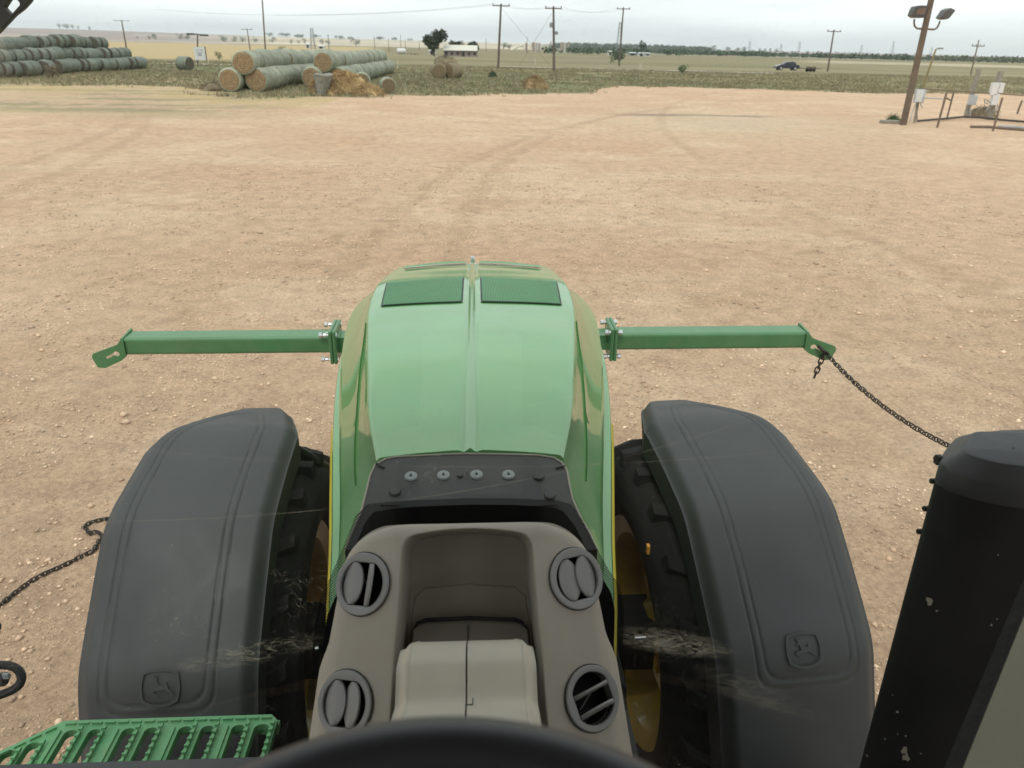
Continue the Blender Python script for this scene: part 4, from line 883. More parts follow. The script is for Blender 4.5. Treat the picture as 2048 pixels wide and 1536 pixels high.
for px, py, m_ in ((822, 952, galv_m), (887, 950, galv_m), (953, 949, galv_m), (1017, 949, galv_m), (920, 950, plastic_k), (790, 983, plastic_k), (1100, 990, plastic_k), (1078, 952, plastic_k)):
    q = cowl_hit(px, py, .006); r_b = .0140 if m_ is galv_m else (.0125 if px != 920 else .007)
    bt = obj('round_fastener', MB().lathe([(r_b, -.004), (r_b, .0005), (r_b * .85, .0028), (.0005, .0034)], 24, (0, 0, 0), 'z'), dash_d if m_ is galv_m else m_, cowl, smooth=40); bt.location = q; bt.rotation_euler = (.24, 0, 0)
    if m_ is galv_m: obj('fastener_mark', MB().prism([(-.0038, -.004, .0036), (.0038, -.004, .0036), (0, .005, .0036)], (0, 0, .0006)), void_m, bt); bt.data.materials[0] = clip_m

# ---- front fenders, wheels
FY, FZ, FR = 2.6, .80, .984
STEER = {-1: R_(1.8), 1: R_(5.0)}
def steer(p, side):
    px, py = p[0] - side * .70, p[1] - FY; c, s_ = math.cos(STEER[side]), math.sin(STEER[side])
    return (side * .70 + px * c - py * s_, FY + px * s_ + py * c, p[2])
FC = .933
FB = [62, 31, 2, -26, -54, -82, -110]
def facet(th):      # softened polygon: average of the chord radius over a few degrees
    tot = 0
    for d in (-3, -2, -1, 0, 1, 2, 3):
        t_ = th + d
        for a, b in zip(FB[:-1], FB[1:]):
            if a >= t_ >= b: tot += math.cos(R_((a - b) / 2)) / math.cos(R_(t_ - (a + b) / 2)); break
        else: tot += 1
    return 1 - (1 - tot / 7) * .8
def fw(th):        # half widths (outer, inner) and bearings in degrees, 0 at the top, + to the front
    wo = np.interp(th, [-95, -60, -20, -3, 0, 24, 27, 34], [.275, .285, .29, .270, .256, .115, .10, .06])
    wi = np.interp(th, [-95, -60, -10, 2, 24, 33], [.23, .245, .262, .270, .175, .12])
    return wo, wi
def smin(a, b, k=.03): h = max(0, min(1, .5 + .5 * (b - a) / k)); return b * (1 - h) + a * h - k * h * (1 - h)
def fender(side):
    TH = np.linspace(34, -100, 300); U = np.concatenate([[-1, -1], np.linspace(-1, 1, 136), [1, 1]])
    P = []
    for th in TH:
        wo, wi = fw(th); row_ = []; FAC = facet(th)
        for j, u in enumerate(U):
            lo = u * (wo if u > 0 else wi)            # + outwards
            R = FR * FAC; ed = min(wo - lo, lo + wi)
            drop = .034 * (1 - sm(0, .055, np.array(ed))) ** 1.5
            dist = ed; af = R_(24.5 - th) * FR; ar = R_(th + 66) * FR
            dd = smin(smin(smin(wo - lo + .012, lo + wi - .028, .05), af, .07), ar, .07)
            rid = -.0034 * (math.exp(-((dd - .090) / .0034) ** 2) + math.exp(-((dd - .116) / .0034) ** 2)) + .0010 * math.exp(-((dd - .103) / .008) ** 2)
            crown = -.010 * (lo / .28) ** 2
            lip = -.10 if j in (0, len(U) - 1) else 0
            # fender faces are slightly flat: soft facets
            fac = 0
            rr = R - drop + float(rid) + crown + lip + fac
            end = sm(30, 34, np.array(th)) * .05
            a = R_(th); rr -= float(end)
            p = (side * (FC + lo), FY + rr * math.sin(a), FZ + rr * math.cos(a)); row_.append(steer(p, side))
        P.append(row_)
    f = obj('front_fender', MB().grid(P), fender_m, TR, smooth=50)
    return f
def fpoint(side, th, lo, lift=0):
    a = R_(th); rr = FR * facet(th) + lift - .010 * (lo / .28) ** 2
    return np.array(steer((side * (FC + lo), FY + rr * math.sin(a), FZ + rr * math.cos(a)), side))
DEER = [(-.36, .02), (-.30, .06), (-.20, .08), (-.13, .09), (-.16, .20), (-.20, .30), (-.30, .30), (-.33, .34), (-.24, .40), (-.30, .50), (-.36, .58), (-.31, .57), (-.26, .51), (-.25, .60), (-.21, .53), (-.20, .46), (-.14, .53), (-.10, .58), (-.12, .48), (-.15, .40), (-.10, .30), (-.04, .20), (.10, .19), (.22, .19), (.20, .28), (.25, .33), (.28, .24), (.33, .14), (.36, .04), (.50, -.08), (.60, -.22), (.56, -.22), (.44, -.12), (.30, -.04), (.16, .02), (.02, -.02), (-.10, -.02), (-.22, -.02), (-.30, -.06), (-.18, -.16), (-.04, -.20), (-.06, -.24), (-.22, -.20), (-.38, -.06), (-.44, -.01)]
def emblem(fend, side, th, lo, size, mirror):
    base = fpoint(side, th, lo, .0042); du = nrm(fpoint(side, th + 1, lo) - fpoint(side, th, lo)); dx = nrm(fpoint(side, th, lo + .01) - fpoint(side, th, lo)) * side
    nn = nrm(np.cross(dx, du)); nn = nn if nn[2] > 0 else -nn
    L = lambda u, v: base + dx * u * size + du * v * size
    def shield(k, n=12):
        cor = [(-.80, -.62), (-.78, .66), (.78, .66), (.80, -.62)]; bul = [(-.10, 0), (0, .12), (.10, 0), (0, -.26)]; out = []
        for i in range(4):
            a, b = np.array(cor[i]), np.array(cor[(i + 1) % 4])
            for t in np.linspace(0, 1, n, endpoint=False):
                q = a + (b - a) * t + np.array(bul[i]) * 4 * t * (1 - t); out.append(q * k)
        return out
    for (k0, k1, h) in ((1.0, .88, .0024),):
        o_, i_ = shield(k0), shield(k1); obj('emblem_border', MB().prism([L(*q) for q in o_], nn * h, [[L(*q) for q in i_]]), fender_m, fend); 
    m_ = -1 if mirror else 1
    obj('emblem_deer', MB().prism([L(m_ * x * 1.05, (y - .12) * 1.15) for x, y in DEER], nn * .0016), fender_m, fend)
for side in (-1, 1):
    f = fender(side); emblem(f, side, -54.0 if side > 0 else -56, .028, .066, False)
    # wheel
    wh = empty('front_wheel', steer((side * .885, FY, .80), side), STEER[side], TR)
    hw = .262
    obj('tyre', MB().lathe([(.48, -hw * .80), (.52, -hw * .98), (.60, -hw * 1.04), (.70, -hw), (.755, -hw * .80), (.77, 0), (.755, hw * .80), (.70, hw), (.60, hw * 1.04), (.52, hw * .98), (.48, hw * .80)], 56), rubber, wh, smooth=40)
    lug = None
    for k in range(44):
        sd = -1 if k % 2 else 1; a = 2 * math.pi * k / 44
        if lug is None:
            mb = MB()
            P = [[(0.0, -.03, .755), (.0, .03, .755), (.0, .026, .812), (.0, -.026, .812)], [(.15, .035, .752), (.15, .095, .752), (.15, .091, .808), (.15, .039, .808)], [(.245, .09, .715), (.245, .15, .715), (.245, .145, .765), (.245, .095, .765)], [(.262, .10, .64), (.262, .15, .64), (.252, .145, .655), (.252, .105, .655)]]
            mb.grid(P, False); mb.add(sum(P, []), [(0, 4, 7, 3)] + [(4 * i + 3, 4 * i, 4 * i + 4, 4 * i + 7) for i in range(3)] + [(0, 1, 2, 3), (12, 13, 14, 15)])
            lug = obj('tread_lug', mb, rubber, wh); o = lug
        else: o = lug.copy(); COL.objects.link(o)
        o.rotation_euler = (a, 0, 0); o.scale = (sd, 1, 1)
    rm = obj('rim', MB().lathe([(.10, -.02 * side), (.30, -.02 * side), (.36, -.06 * side), (.385, -.16 * side), (.41, -.20 * side), (.485, -.222 * side), (.505, -.20 * side), (.44, -.17 * side), (.39, .18 * side), (.45, .2 * side)], 48), yellow, wh, smooth=35)
    obj('hub', MB().lathe([(.001, -.16 * side), (.10, -.16 * side), (.14, -.10 * side), (.15, -.0 * side), (.001, .02 * side)], 24), yellow, wh, smooth=35)
    for k in range(8):
        a = math.pi * k / 4 + .2; obj('rim_spoke', MB().box((-.05 * side, .26 * math.cos(a), .26 * math.sin(a)), (.05, .07, .07), [[1, 0, 0], [0, math.cos(a), -math.sin(a)], [0, math.sin(a), math.cos(a)]]), yellow, wh)
    # strut that carries the fender
    if side < 0: pts = [ut(590, 903, z=1.60), ut(612, 915, z=1.55), ut(640, 932, z=1.42), ut(668, 950, z=1.30)]
    else: pts = [ut(1300, 925, z=1.50), ut(1255, 925, z=1.45), ut(1215, 935, z=1.3)]
    obj('fender_strut', MB().tube(pts, .030, 10), plastic_k, TR, smooth=50)
    if side < 0: continue
    tn = obj('amber_tag', MB().box((0, 0, 0), (.010, .02, .032)), simple('amber', (.75, .33, .04), .4), TR)
    tn.location = ut(1296, 1098, x=.60) if side > 0 else ut(640, 1150, x=-.55)

# ---- unseen rear wheels and mudguards, added to keep bright ground out of windscreen reflections
for side in (-1, 1):
    rw_ = empty('rear_wheel', (side * 1.22, -.55, 1.02), 0, TR)
    obj('tyre', MB().lathe([(.55, -.30), (.62, -.33), (.85, -.34), (.96, -.28), (1.0, 0), (.96, .28), (.85, .34), (.62, .33), (.55, .30)], 56), rubber, rw_, smooth=40)
    obj('rim', MB().lathe([(.10, -.05 * side), (.45, -.1 * side), (.56, -.26 * side), (.56, .26 * side)], 40), yellow, rw_, smooth=35)
    obj('rear_mudguard', MB().grid([[(x, -.55 + 1.08 * math.cos(a), 1.02 + 1.08 * math.sin(a)) for x in (side * .88, side * 1.2, side * 1.5)] for a in np.linspace(R_(18), R_(170), 30)]), stack_m, TR, smooth=50)
# ---- wide beam carried in front
BY_ = 4.7
beam = empty('front_beam', (0, BY_, 1.35), parent=TR)
def bl(p): return np.array(p) - np.array([0, BY_, 1.35])
obj('centre_tube', MB().box((0, 0, 0), (1.84, .135, .10)), paint2, beam)
tL, tR = ut(252, 663, y=BY_), ut(1608, 652, y=BY_)
for s_, tip in ((-1, tL), (1, tR)):
    L_ = abs(tip[0]) - .86; cx_ = s_ * (.86 + L_ / 2)
    arm = obj('beam_arm', MB().box((cx_, 0, 0.005), (L_, .155, .112)), paint2, beam); bevel(arm, .018, 3)
    # flange plates bolted together, stood at an angle
    for k, dx in enumerate((0, .0235)):
        pl = obj('flange_plate', MB().box((0, 0, 0), (.022, .25, .22)), paint2, beam); pl.location = (s_ * (.88 + dx), 0, 0); bevel(pl, .008)
        if k == (1 if s_ < 0 else 1):
            for (yy, zz_) in ((.10, .082), (-.10, .082), (.10, -.082), (-.10, -.082)):
                bo = obj('bolt', MB().lathe([(.001, -.045), (.012, -.045), (.012, -.07 + .045), (.006, -.025), (.006, .025), (.014, .025), (.014, .04), (.001, .04)], 6, (0, yy, zz_), 'x'), steel_m, pl)
                obj('bolt_head', MB().lathe([(.001, -.07), (.017, -.07), (.017, -.05), (.001, -.05)], 8, (0, yy, zz_), 'x').lathe([(.001, .018), (.017, .018), (.017, .038), (.001, .038)], 8, (0, yy, zz_), 'x'), steel_m, bo)
    # end plate with keyhole: a bent ear reaching down and back
    e0 = abs(tip[0]); c0 = -.0875
    ear = [(e0 - .03, .0875, .075), (e0 + .0, .0875, .075), (e0, -.0875, .075)]
    X = lambda u, v: np.array([s_ * u, -.0795, v * .84])
    out = [(e0 - .012, -.066), (e0 + .02, -.095), (e0 + .13, -.155), (e0 + .175, -.15), (e0 + .20, -.07), (e0 + .19, -.04), (e0 + .03, .03), (e0 + .005, .066), (e0 - .012, .066)]
    hole = [(e0 + .062 + .020 * math.cos(a), -.055 + .020 * math.sin(a)) for a in np.linspace(math.pi * 1.9, math.pi * .1 - .2, 9)]
    hole = [(e0 + .045 + .02 * math.cos(a), -.042 + .02 * math.sin(a)) for a in np.linspace(.25, 2 * math.pi - .65, 10)] + [(e0 + .115, -.085), (e0 + .12, -.072)]
    obj('keyhole_ear', MB().prism([X(*q) for q in out], (0, -.012, 0), [[X(*q) for q in hole]]), paint2, beam)
    obj('end_cap', MB().prism([(s_ * (e0 - .004), .085, .072), (s_ * (e0 + .01), .085, .072), (s_ * (e0 + .01), -.08, .06), (s_ * (e0 - .004), -.08, .06)], (0, 0, -.12)), paint2, beam)
obj('mount', MB().box((0, -.32, -.05), (.5, .55, .10)).box((-.22, -.3, -.25), (.04, .5, .4)).box((.22, -.3, -.25), (.04, .5, .4)), paint2, beam)

# ---- exhaust / aftertreatment stack at the right
Z0, Z1, Z2 = 2.420, 2.455, 2.487
TOPR = [(2250, 874), (2048, 864), (1956, 860), (1947, 872), (1938, 889), (1932, 904), (1975, 919), (2012, 927), (2048, 932), (2250, 952)]
BEVR = [(2290, 882), (2060, 858), (1925, 872), (1904, 893), (1890, 913), (1886, 933), (1940, 955), (1988, 967), (2048, 978), (2290, 1008)]
PT = [ut(x_, y_, z=Z2)[:2] for x_, y_ in TOPR]; PB = [ut(x_, y_, z=Z1)[:2] for x_, y_ in BEVR]
SX, SY = PB[5][0] + .192, PB[5][1] + .05
PT = [p - [SX + .008, SY] for p in PT]; PB = [p - [SX + .008, SY] for p in PB]
def dense(P, n=7):      # rounded corners by cutting them
    P = [np.array(p) for p in P]
    for _ in range(2):
        Q = []
        for i in range(len(P)):
            a_, b_2 = P[i], P[(i + 1) % len(P)]; k = .22 if _ == 0 else .25
            Q += [a_ + (b_2 - a_) * k, a_ + (b_2 - a_) * (1 - k)]
        P = Q
    return P
PT, PB = dense(PT), dense(PB); cT = sum(PT) / len(PT)
stack = empty('exhaust_stack', (SX, SY, 0), parent=TR)
def lvl(P, z, k=1.0, c=cT): return [(c[0] + (p[0] - c[0]) * k, c[1] + (p[1] - c[1]) * k, z) for p in P]
cap = [lvl(PT, Z2 + .002, .02), lvl(PT, Z2 + .001, .90), lvl(PT, Z2 - .0005, .975), lvl(PT, Z2 - .004, 1.01), lvl(PB, Z1 + .004, .982), lvl(PB, Z1 - .003, 1.0), lvl(PB, Z0 + .002, 1.003), lvl(PB, Z0, .996)]
obj('stack_cap', MB().grid(np.array(cap).transpose(1, 0, 2), close_u=True), fender_m, stack, smooth=22)
obj('stack_shell', MB().grid(np.array([lvl(PB, Z0 + .01, .996), lvl(PB, Z0 - .7, .996), lvl(PB, 1.1, .996)]).transpose(1, 0, 2), close_u=True), stack_m, stack, smooth=40)
_e = min(PB, key=lambda p: p[0] / (p[1] + SY + .0) if False else (p[0] + SX) / (p[1] + SY))
for py_, kk in ((921, .85), (962, .45), (1017, .45), (1064, .45)):
    zz3 = np.interp(py_, [900, 1100], [ut(1880, 900, y=_e[1] + SY)[2], ut(1825, 1100, y=_e[1] + SY)[2]])
    o = obj('stack_bolt', MB().lathe([(.001, 0), (.011 * kk, 0), (.011 * kk, .009), (.006 * kk, .010), (.006 * kk, .02), (.001, .02)], 6, (0, 0, 0), 'x'), stack_m, stack); o.location = (_e[0] - .004 - .006 * (kk > .9), _e[1] + .004, zz3)
# paint scars on the shell, flat chips of bare primer
chip_m = simple('bare_primer_chip', (.30, .27, .21), .8)
def chip(px, py, r, seed):
    v = T @ ray(px, py); o_ = CAMT - np.array([SX, SY, 0]); best = None
    W_2 = [q[:2] for q in lvl(PB, 0, .996)]
    for i in range(len(W_2)):
        a_, b_2 = np.array(W_2[i]), np.array(W_2[(i + 1) % len(W_2)]); M2 = np.array([[v[0], -(b_2 - a_)[0]], [v[1], -(b_2 - a_)[1]]])
        if abs(np.linalg.det(M2)) < 1e-9: continue
        t_, u_ = np.linalg.solve(M2, a_ - o_[:2])
        if 0 <= u_ <= 1 and t_ > 0 and (best is None or t_ < best[0]): best = (t_, nrm(np.append(b_2 - a_, 0)))
    if best is None: return
    p = o_ + v * (best[0] - .0015); tg = best[1]; rs = np.random.default_rng(seed); out = []
    for k in range(9):
        q = 2 * math.pi * k / 9; rr = r * rs.uniform(.45, 1.2); out.append(p + tg * rr * math.cos(q) + np.array([0, 0, rr * math.sin(q) * 1.4]))
    obj('paint_chip', MB().add(out, [tuple(range(9))]), chip_m, stack)
for i, (px, py, r) in enumerate([(1860, 1200, .006), (1859, 1207, .004), (1874, 1222, .0025), (1809, 1502, .0085), (1811, 1515, .007), (1794, 1424, .003), (1770, 1478, .002), (1811, 1472, .002), (1734, 1512, .003), (1720, 1514, .002), (1996, 1110, .0015), (1785, 1390, .0015), (1795, 1468, .0016), (1841, 1507, .0015), (1983, 1250, .0018), (1994, 1238, .0016), (1728, 1497, .0015)]): chip(px, py, r, i)
# ---- cab: pillars, roof, floor, rear
cab = empty('cab', (0, 0, 1.3), parent=TR)
def cabo(name, mb, mat, **k): 
    mb.v = [(x, y, z - 1.3) for x, y, z in mb.v]; return obj(name, mb, mat, cab, **k)
PA = np.array([ut(2200, 1130, y=.72), ut(1960, 1800, y=.45)])
pdir = nrm(PA[0] - PA[1])
a0 = ut(2048, 1233, y=.70); a1 = ut(1926, 1536, y=.585); d_ = nrm(a0 - a1); lo_, hi_ = a1 - d_ * .9, a0 + d_ * .95
cabo('front_pillar', MB().prism([lo_ + np.array(o_) for o_ in ((0, 0, 0), (.16, .0, 0), (.17, -.05, 0), (.05, -.055, 0))], hi_ - lo_), pillar_m, smooth=30)
b0 = ut(2048, 1156, y=.78); b1 = ut(1888, 1536, y=.65); d2 = nrm(b0 - b1); lo2, hi2 = b1 - d2 * .9, b0 + d2 * .95
cabo('pillar_seal', MB().prism([lo2 + np.array(o_) for o_ in ((0, 0, 0), (.19, 0, 0), (.19, -.02, 0), (.01, -.02, 0))], hi2 - lo2), rubber)
mir = lambda v: np.array([-v[0], v[1], v[2]])
lo3, hi3 = lo_ * np.array([-1, 1, 1]) + np.array([-.30, .1, 0]), hi_ * np.array([-1, 1, 1]) + np.array([-.30, .1, 0])
cabo('front_pillar', MB().prism([lo3 + np.array(o_) for o_ in ((0, 0, 0), (-.012, .05, 0), (-.12, .06, 0), (-.14, -.04, 0), (-.03, -.05, 0))], hi3 - lo3), pillar_m)
bevel(cabo('roof', MB().box((0, -.28, 3.60), (1.9, 2.75, .14)), plastic_k), .04)
cabo('headliner', MB().box((0, -.30, 3.51), (1.7, 2.6, .03)), liner_m)
cabo('floor', MB().box((0, -.45, 1.32), (1.8, 2.1, .06)), chassis_m)  # unseen; widened and dark to block light from below and ground reflections
cabo('rear_shade_panel', MB().box((0, -1.55, 2.35), (1.7, .08, 2.1)), dash_d)  # unseen; raised to the roof to stop light from behind reaching the dash
for s_ in (-1, 1):
    cabo('rear_pillar', MB().box((s_ * .86, -1.45, 2.5), (.08, .10, 2.1)), liner_m); cabo('door_sill', MB().box((s_ * .88, -.75, 1.45), (.06, 1.5, .2)), dash_d)
seat = obj('driver_seat', MB().box((0, -.75, .65), (.52, .5, .14)).box((0, -1.05, 1.0), (.5, .12, .75)), plastic_k, cab); bevel(seat, .05, 3)

# ---- windscreen: one curved pane with a dotted black border round the console
def gy(x, z): return 1.225 - .16 * x * x - .02 * (z - 2.2)
glass_m, t, b_, o_ = new_mat('dusty_glass')
t.nodes.remove(b_)
tcn = N(t, 'ShaderNodeTexCoord'); OC = tcn.outputs['Object']
tr_ = N(t, 'ShaderNodeBsdfTransparent'); tr_.inputs[0].default_value = (.93, .965, .955, 1)
gl_ = N(t, 'ShaderNodeBsdfGlossy'); gl_.inputs['Roughness'].default_value = .02; gl_.inputs[0].default_value = (1, 1, 1, 1)
lw_ = N(t, 'ShaderNodeLayerWeight', inputs={'Blend': .5}); pw_ = N(t, 'ShaderNodeMath', operation='POWER', inputs={1: 5.0}); t.links.new(lw_.outputs['Facing'], pw_.inputs[0]); ma_ = N(t, 'ShaderNodeMath', operation='MULTIPLY_ADD', inputs={1: .92, 2: .042}); t.links.new(pw_.outputs[0], ma_.inputs[0]); m1 = N(t, 'ShaderNodeMixShader'); t.links.new(ma_.outputs[0], m1.inputs[0]); t.links.new(tr_.outputs[0], m1.inputs[1]); t.links.new(gl_.outputs[0], m1.inputs[2])
df_ = N(t, 'ShaderNodeBsdfDiffuse'); df_.inputs[0].default_value = (.55, .50, .40, 1)
tl_ = N(t, 'ShaderNodeBsdfTranslucent'); tl_.inputs[0].default_value = (.55, .50, .40, 1); dm = N(t, 'ShaderNodeMixShader', inputs={0: .5}); t.links.new(df_.outputs[0], dm.inputs[1]); t.links.new(tl_.outputs[0], dm.inputs[2])
def M_(op, a, b=None, c=None):
    n_ = N(t, 'ShaderNodeMath', operation=op)
    for i, v in enumerate((a, b, c)):
        if v is None: continue
        if isinstance(v, (int, float)): n_.inputs[i].default_value = v
        else: t.links.new(v, n_.inputs[i])
    return n_.outputs[0]
def MR(v, a, b, c=0., d=1.):
    n_ = N(t, 'ShaderNodeMapRange', inputs={1: a, 2: b, 3: c, 4: d}); t.links.new(v, n_.inputs[0]); return n_.outputs[0]
def NZ(scale, det=4, rough=.6, dist=0., mapscale=(1, 1, 1), rot=0):
    mp_ = N(t, 'ShaderNodeMapping'); mp_.inputs['Scale'].default_value = mapscale; mp_.inputs['Rotation'].default_value = (0, rot, 0); t.links.new(OC, mp_.inputs[0])
    n_ = N(t, 'ShaderNodeTexNoise', inputs={'Scale': scale, 'Detail': det, 'Roughness': rough, 'Distortion': dist}); t.links.new(mp_.outputs[0], n_.inputs[0]); return n_.outputs[0]
sp = N(t, 'ShaderNodeSeparateXYZ'); t.links.new(OC, sp.inputs[0]); X_, Z_ = sp.outputs['X'], sp.outputs['Z']
film = MR(NZ(3, 6, .65), .3, .8, .003, .022)
# fine scratches: thin iso-lines of warped noise
def iso(nz_, lv, wd): return MR(M_('ABSOLUTE', M_('SUBTRACT', nz_, lv)), 0., wd, 1., 0.)
side_clear = MR(X_, .52, .62, 1., .08)
scr = M_('MULTIPLY', iso(NZ(7, 3, .6, 2.5), .5, .006), MR(NZ(2.2, 3), .5, .66, 0., .30))
scr2 = M_('MULTIPLY', iso(NZ(26, 2, .5, 1.5), .52, .012), MR(NZ(5, 2), .56, .66, 0., .30))
# specks
vo_ = N(t, 'ShaderNodeTexVoronoi', inputs={'Scale': 70}); t.links.new(OC, vo_.inputs[0])
spk = M_('MULTIPLY', MR(vo_.outputs['Distance'], .05, .10, 1., 0.), MR(M_('ADD', NZ(60, 2), 0), .60, .64, 0., .55))
# two smeared streaks of dried mud left by the wiper, and its faint arcs
low = MR(Z_, 2.28, 2.12)
def blob(cx_, cz_, rx_, rz_, sl):
    a = M_('DIVIDE', M_('SUBTRACT', X_, cx_), rx_); zz2 = M_('SUBTRACT', M_('SUBTRACT', Z_, cz_), M_('MULTIPLY', M_('SUBTRACT', X_, cx_), sl)); b2 = M_('DIVIDE', zz2, rz_)
    return MR(M_('ADD', M_('POWER', M_('ABSOLUTE', a), 2.0), M_('POWER', M_('ABSOLUTE', b2), 2.0)), 1.0, .15, 0., 1.)
def gp(px, py): return ut(px, py, y=1.18)
g1, g2, g3 = gp(500, 1318), gp(1345, 1300), gp(1500, 1380)
smear_n = MR(M_('ADD', M_('MULTIPLY', NZ(55, 6, .75, 2.2, (.5, 1, 1.5)), .7), M_('MULTIPLY', NZ(9, 3, .5), .3)), .46, .58, 0., 1.)
bl1 = blob(float(g1[0]), float(g1[2]), .155, .034, .10); bl2 = blob(float(g2[0]), float(g2[2]), .15, .036, -.10); bl3 = blob(float(g3[0]), float(g3[2]), .12, .05, -.4)
smear = M_('MULTIPLY', smear_n, M_('ADD', M_('MULTIPLY', M_('MAXIMUM', bl1, bl2), .50), M_('MULTIPLY', bl3, .16)))
def arc(cx_, cz_, rad, wd, k):
    d_ = M_('SQRT', M_('ADD', M_('POWER', M_('SUBTRACT', X_, cx_), 2.0), M_('POWER', M_('SUBTRACT', Z_, cz_), 2.0)))
    return M_('MULTIPLY', MR(M_('ABSOLUTE', M_('SUBTRACT', d_, rad)), 0., wd, 1., 0.), M_('MULTIPLY', MR(NZ(9, 3), .35, .6, 0., k), low if False else MR(Z_, 2.62, 2.45)))
arcs = M_('ADD', arc(-.35, 4.3, 1.98, .0016, .30), arc(.05, 4.9, 2.50, .0014, .22))
tot = M_('ADD', film, M_('MAXIMUM', M_('MULTIPLY', M_('MAXIMUM', scr, scr2), side_clear), M_('MAXIMUM', spk, M_('MAXIMUM', smear, arcs))))
tot = M_('MINIMUM', tot, .7)
# dirt thins out above the wiped line
tot = M_('MULTIPLY', tot, MR(Z_, 2.62, 2.36, .22, 1.0))
m2 = N(t, 'ShaderNodeMixShader'); t.links.new(tot, m2.inputs[0]); t.links.new(m1.outputs[0], m2.inputs[1]); t.links.new(dm.outputs[0], m2.inputs[2]); t.links.new(m2.outputs[0], o_.inputs[0])
P = [[(x, gy(x, z), z) for z in np.linspace(1.30, 3.50, 24)] for x in np.linspace(-.92, .92, 41)]
screen_o = obj('windscreen', MB().grid(P), glass_m, TR, smooth=60)
# black border
frit_m, t, b_, o_ = new_mat('black_border_print')
b_.inputs['Base Color'].default_value = (.006, .007, .007, 1); b_.inputs['Roughness'].default_value = .25
dots_m = bpy.data.materials.new('dotted_border_print'); dots_m.use_nodes = True; t = dots_m.node_tree; t.nodes.clear()
o_ = N(t, 'ShaderNodeOutputMaterial'); tcn = N(t, 'ShaderNodeTexCoord'); OC = tcn.outputs['Object']; sp = N(t, 'ShaderNodeSeparateXYZ'); t.links.new(OC, sp.inputs[0])
K = math.pi / .0062
sx_ = M_('SINE', M_('MULTIPLY', M_('ADD', sp.outputs['X'], sp.outputs['Z']), K)); sz_ = M_('SINE', M_('MULTIPLY', M_('SUBTRACT', sp.outputs['X'], sp.outputs['Z']), K))
dot = MR(M_('ABSOLUTE', M_('MULTIPLY', sx_, sz_)), .38, .50, 1., 0.)
bs = N(t, 'ShaderNodeBsdfPrincipled', inputs={'Roughness': .3}); bs.inputs['Base Color'].default_value = (.006, .007, .007, 1); tp = N(t, 'ShaderNodeBsdfTransparent'); mm = N(t, 'ShaderNodeMixShader')
t.links.new(dot, mm.inputs[0]); t.links.new(tp.outputs[0], mm.inputs[1]); t.links.new(bs.outputs[0], mm.inputs[2]); t.links.new(mm.outputs[0], o_.inputs[0])
outer = [(612, 1420), (626, 1290), (634, 1215), (662, 1150), (690, 1085), (712, 1030), (735, 1008), (780, 1003), (860, 999), (945, 996), (1030, 997), (1110, 1000), (1142, 1008), (1165, 1040), (1190, 1090), (1218, 1140), (1240, 1172), (1248, 1215), (1246, 1290), (1255, 1420)]
inner = [(640, 1420), (645, 1300), (655, 1230), (683, 1165), (708, 1100), (730, 1045), (748, 1024), (790, 1016), (860, 1012), (945, 1009), (1030, 1010), (1100, 1013), (1126, 1022), (1150, 1052), (1176, 1105), (1204, 1155), (1222, 1185), (1230, 1220), (1228, 1290), (1235, 1420)]
core = [(700, 1420), (700, 1330), (710, 1250), (730, 1180), (750, 1120), (765, 1075), (780, 1070), (820, 1062), (880, 1060), (945, 1058), (1010, 1060), (1070, 1062), (1100, 1066), (1120, 1080), (1140, 1120), (1160, 1180), (1170, 1215), (1175, 1250), (1175, 1330), (1180, 1420)]
def gproj(q, off):
    v = T @ ray(*q); y = 1.2
    for _ in range(8): pnt = CAMT + v * (y / v[1]); y = gy(pnt[0], pnt[2]) + off
    return CAMT + v * (y / v[1])
def band(A_, B_, off, name, mat):
    P = []
    for a, b in zip(A_, B_): P.append([gproj(np.array(a) * (1 - k) + np.array(b) * k, off) for k in (0, .5, 1)])
    obj(name, MB().grid(P), mat, screen_o)
band(outer, inner, -.0025, 'dotted_border', dots_m); band(inner, core, -.0025, 'black_border', frit_m)
st_m = steel_m
for px, py in ((1270, 1277), (631, 1297)):
    p = gproj((px, py), -.004); obj('washer_nozzle', MB().tube([p, p + np.array([.022 if px > 900 else .006, 0, .001])], .0032, 8), steel_m, screen_o, smooth=60)

# ---- dash tower
A0 = np.array([0, .83, 2.16]); A1 = np.array([0, 1.05, 2.40]); dv = nrm(A1 - A0); LV = float(np.linalg.norm(A1 - A0)); dn = np.array([0, -dv[2], dv[1]])
VB = -.16; VT = LV - .001; RC = .070
def dW(v):
    w_ = np.interp(v, [VB, 0, .10, .26, VT], [.262, .243, .232, .206, .196])
    if v > VT - RC: w_ -= RC - math.sqrt(max(0, RC ** 2 - (v - (VT - RC)) ** 2))
    return w_
vents = {}
def base_h(x, v):
    a = abs(x); h = -.50 * float(np.maximum(0, a - .115)) ** 1.12 * 1.15
    return h
def sdbox(x, v):      # inside of the recess: positive depth distance from its edge
    hw = np.interp(v, [VB, .0, .15, .34], [.124, .118, .109, .101]); dx = hw - abs(x); dt = (LV - .013) - .010 * (x / .09) ** 2 - v
    k = .022
    return smin(dx, dt, k)
def dash_h(x, v):
    h = base_h(x, v); w_ = dW(v); ed = w_ - abs(x); et = VT - v
    e = smin(ed, et, .04); Rr = .026
    if e < Rr: h -= Rr - math.sqrt(max(0, Rr ** 2 - (Rr - max(e, 0)) ** 2))
    s_ = sdbox(x, v)
    h -= .0015 * float(sm(-.003, .0, np.array(s_)))
    for (vx, vv) in vents.values():
        r = math.hypot(x - vx, (v - vv)); h -= .045 * float(1 - sm(.0385, .041, np.array(r)))
    return h
RD = np.array([0, math.cos(R_(36)), -math.sin(R_(36))])
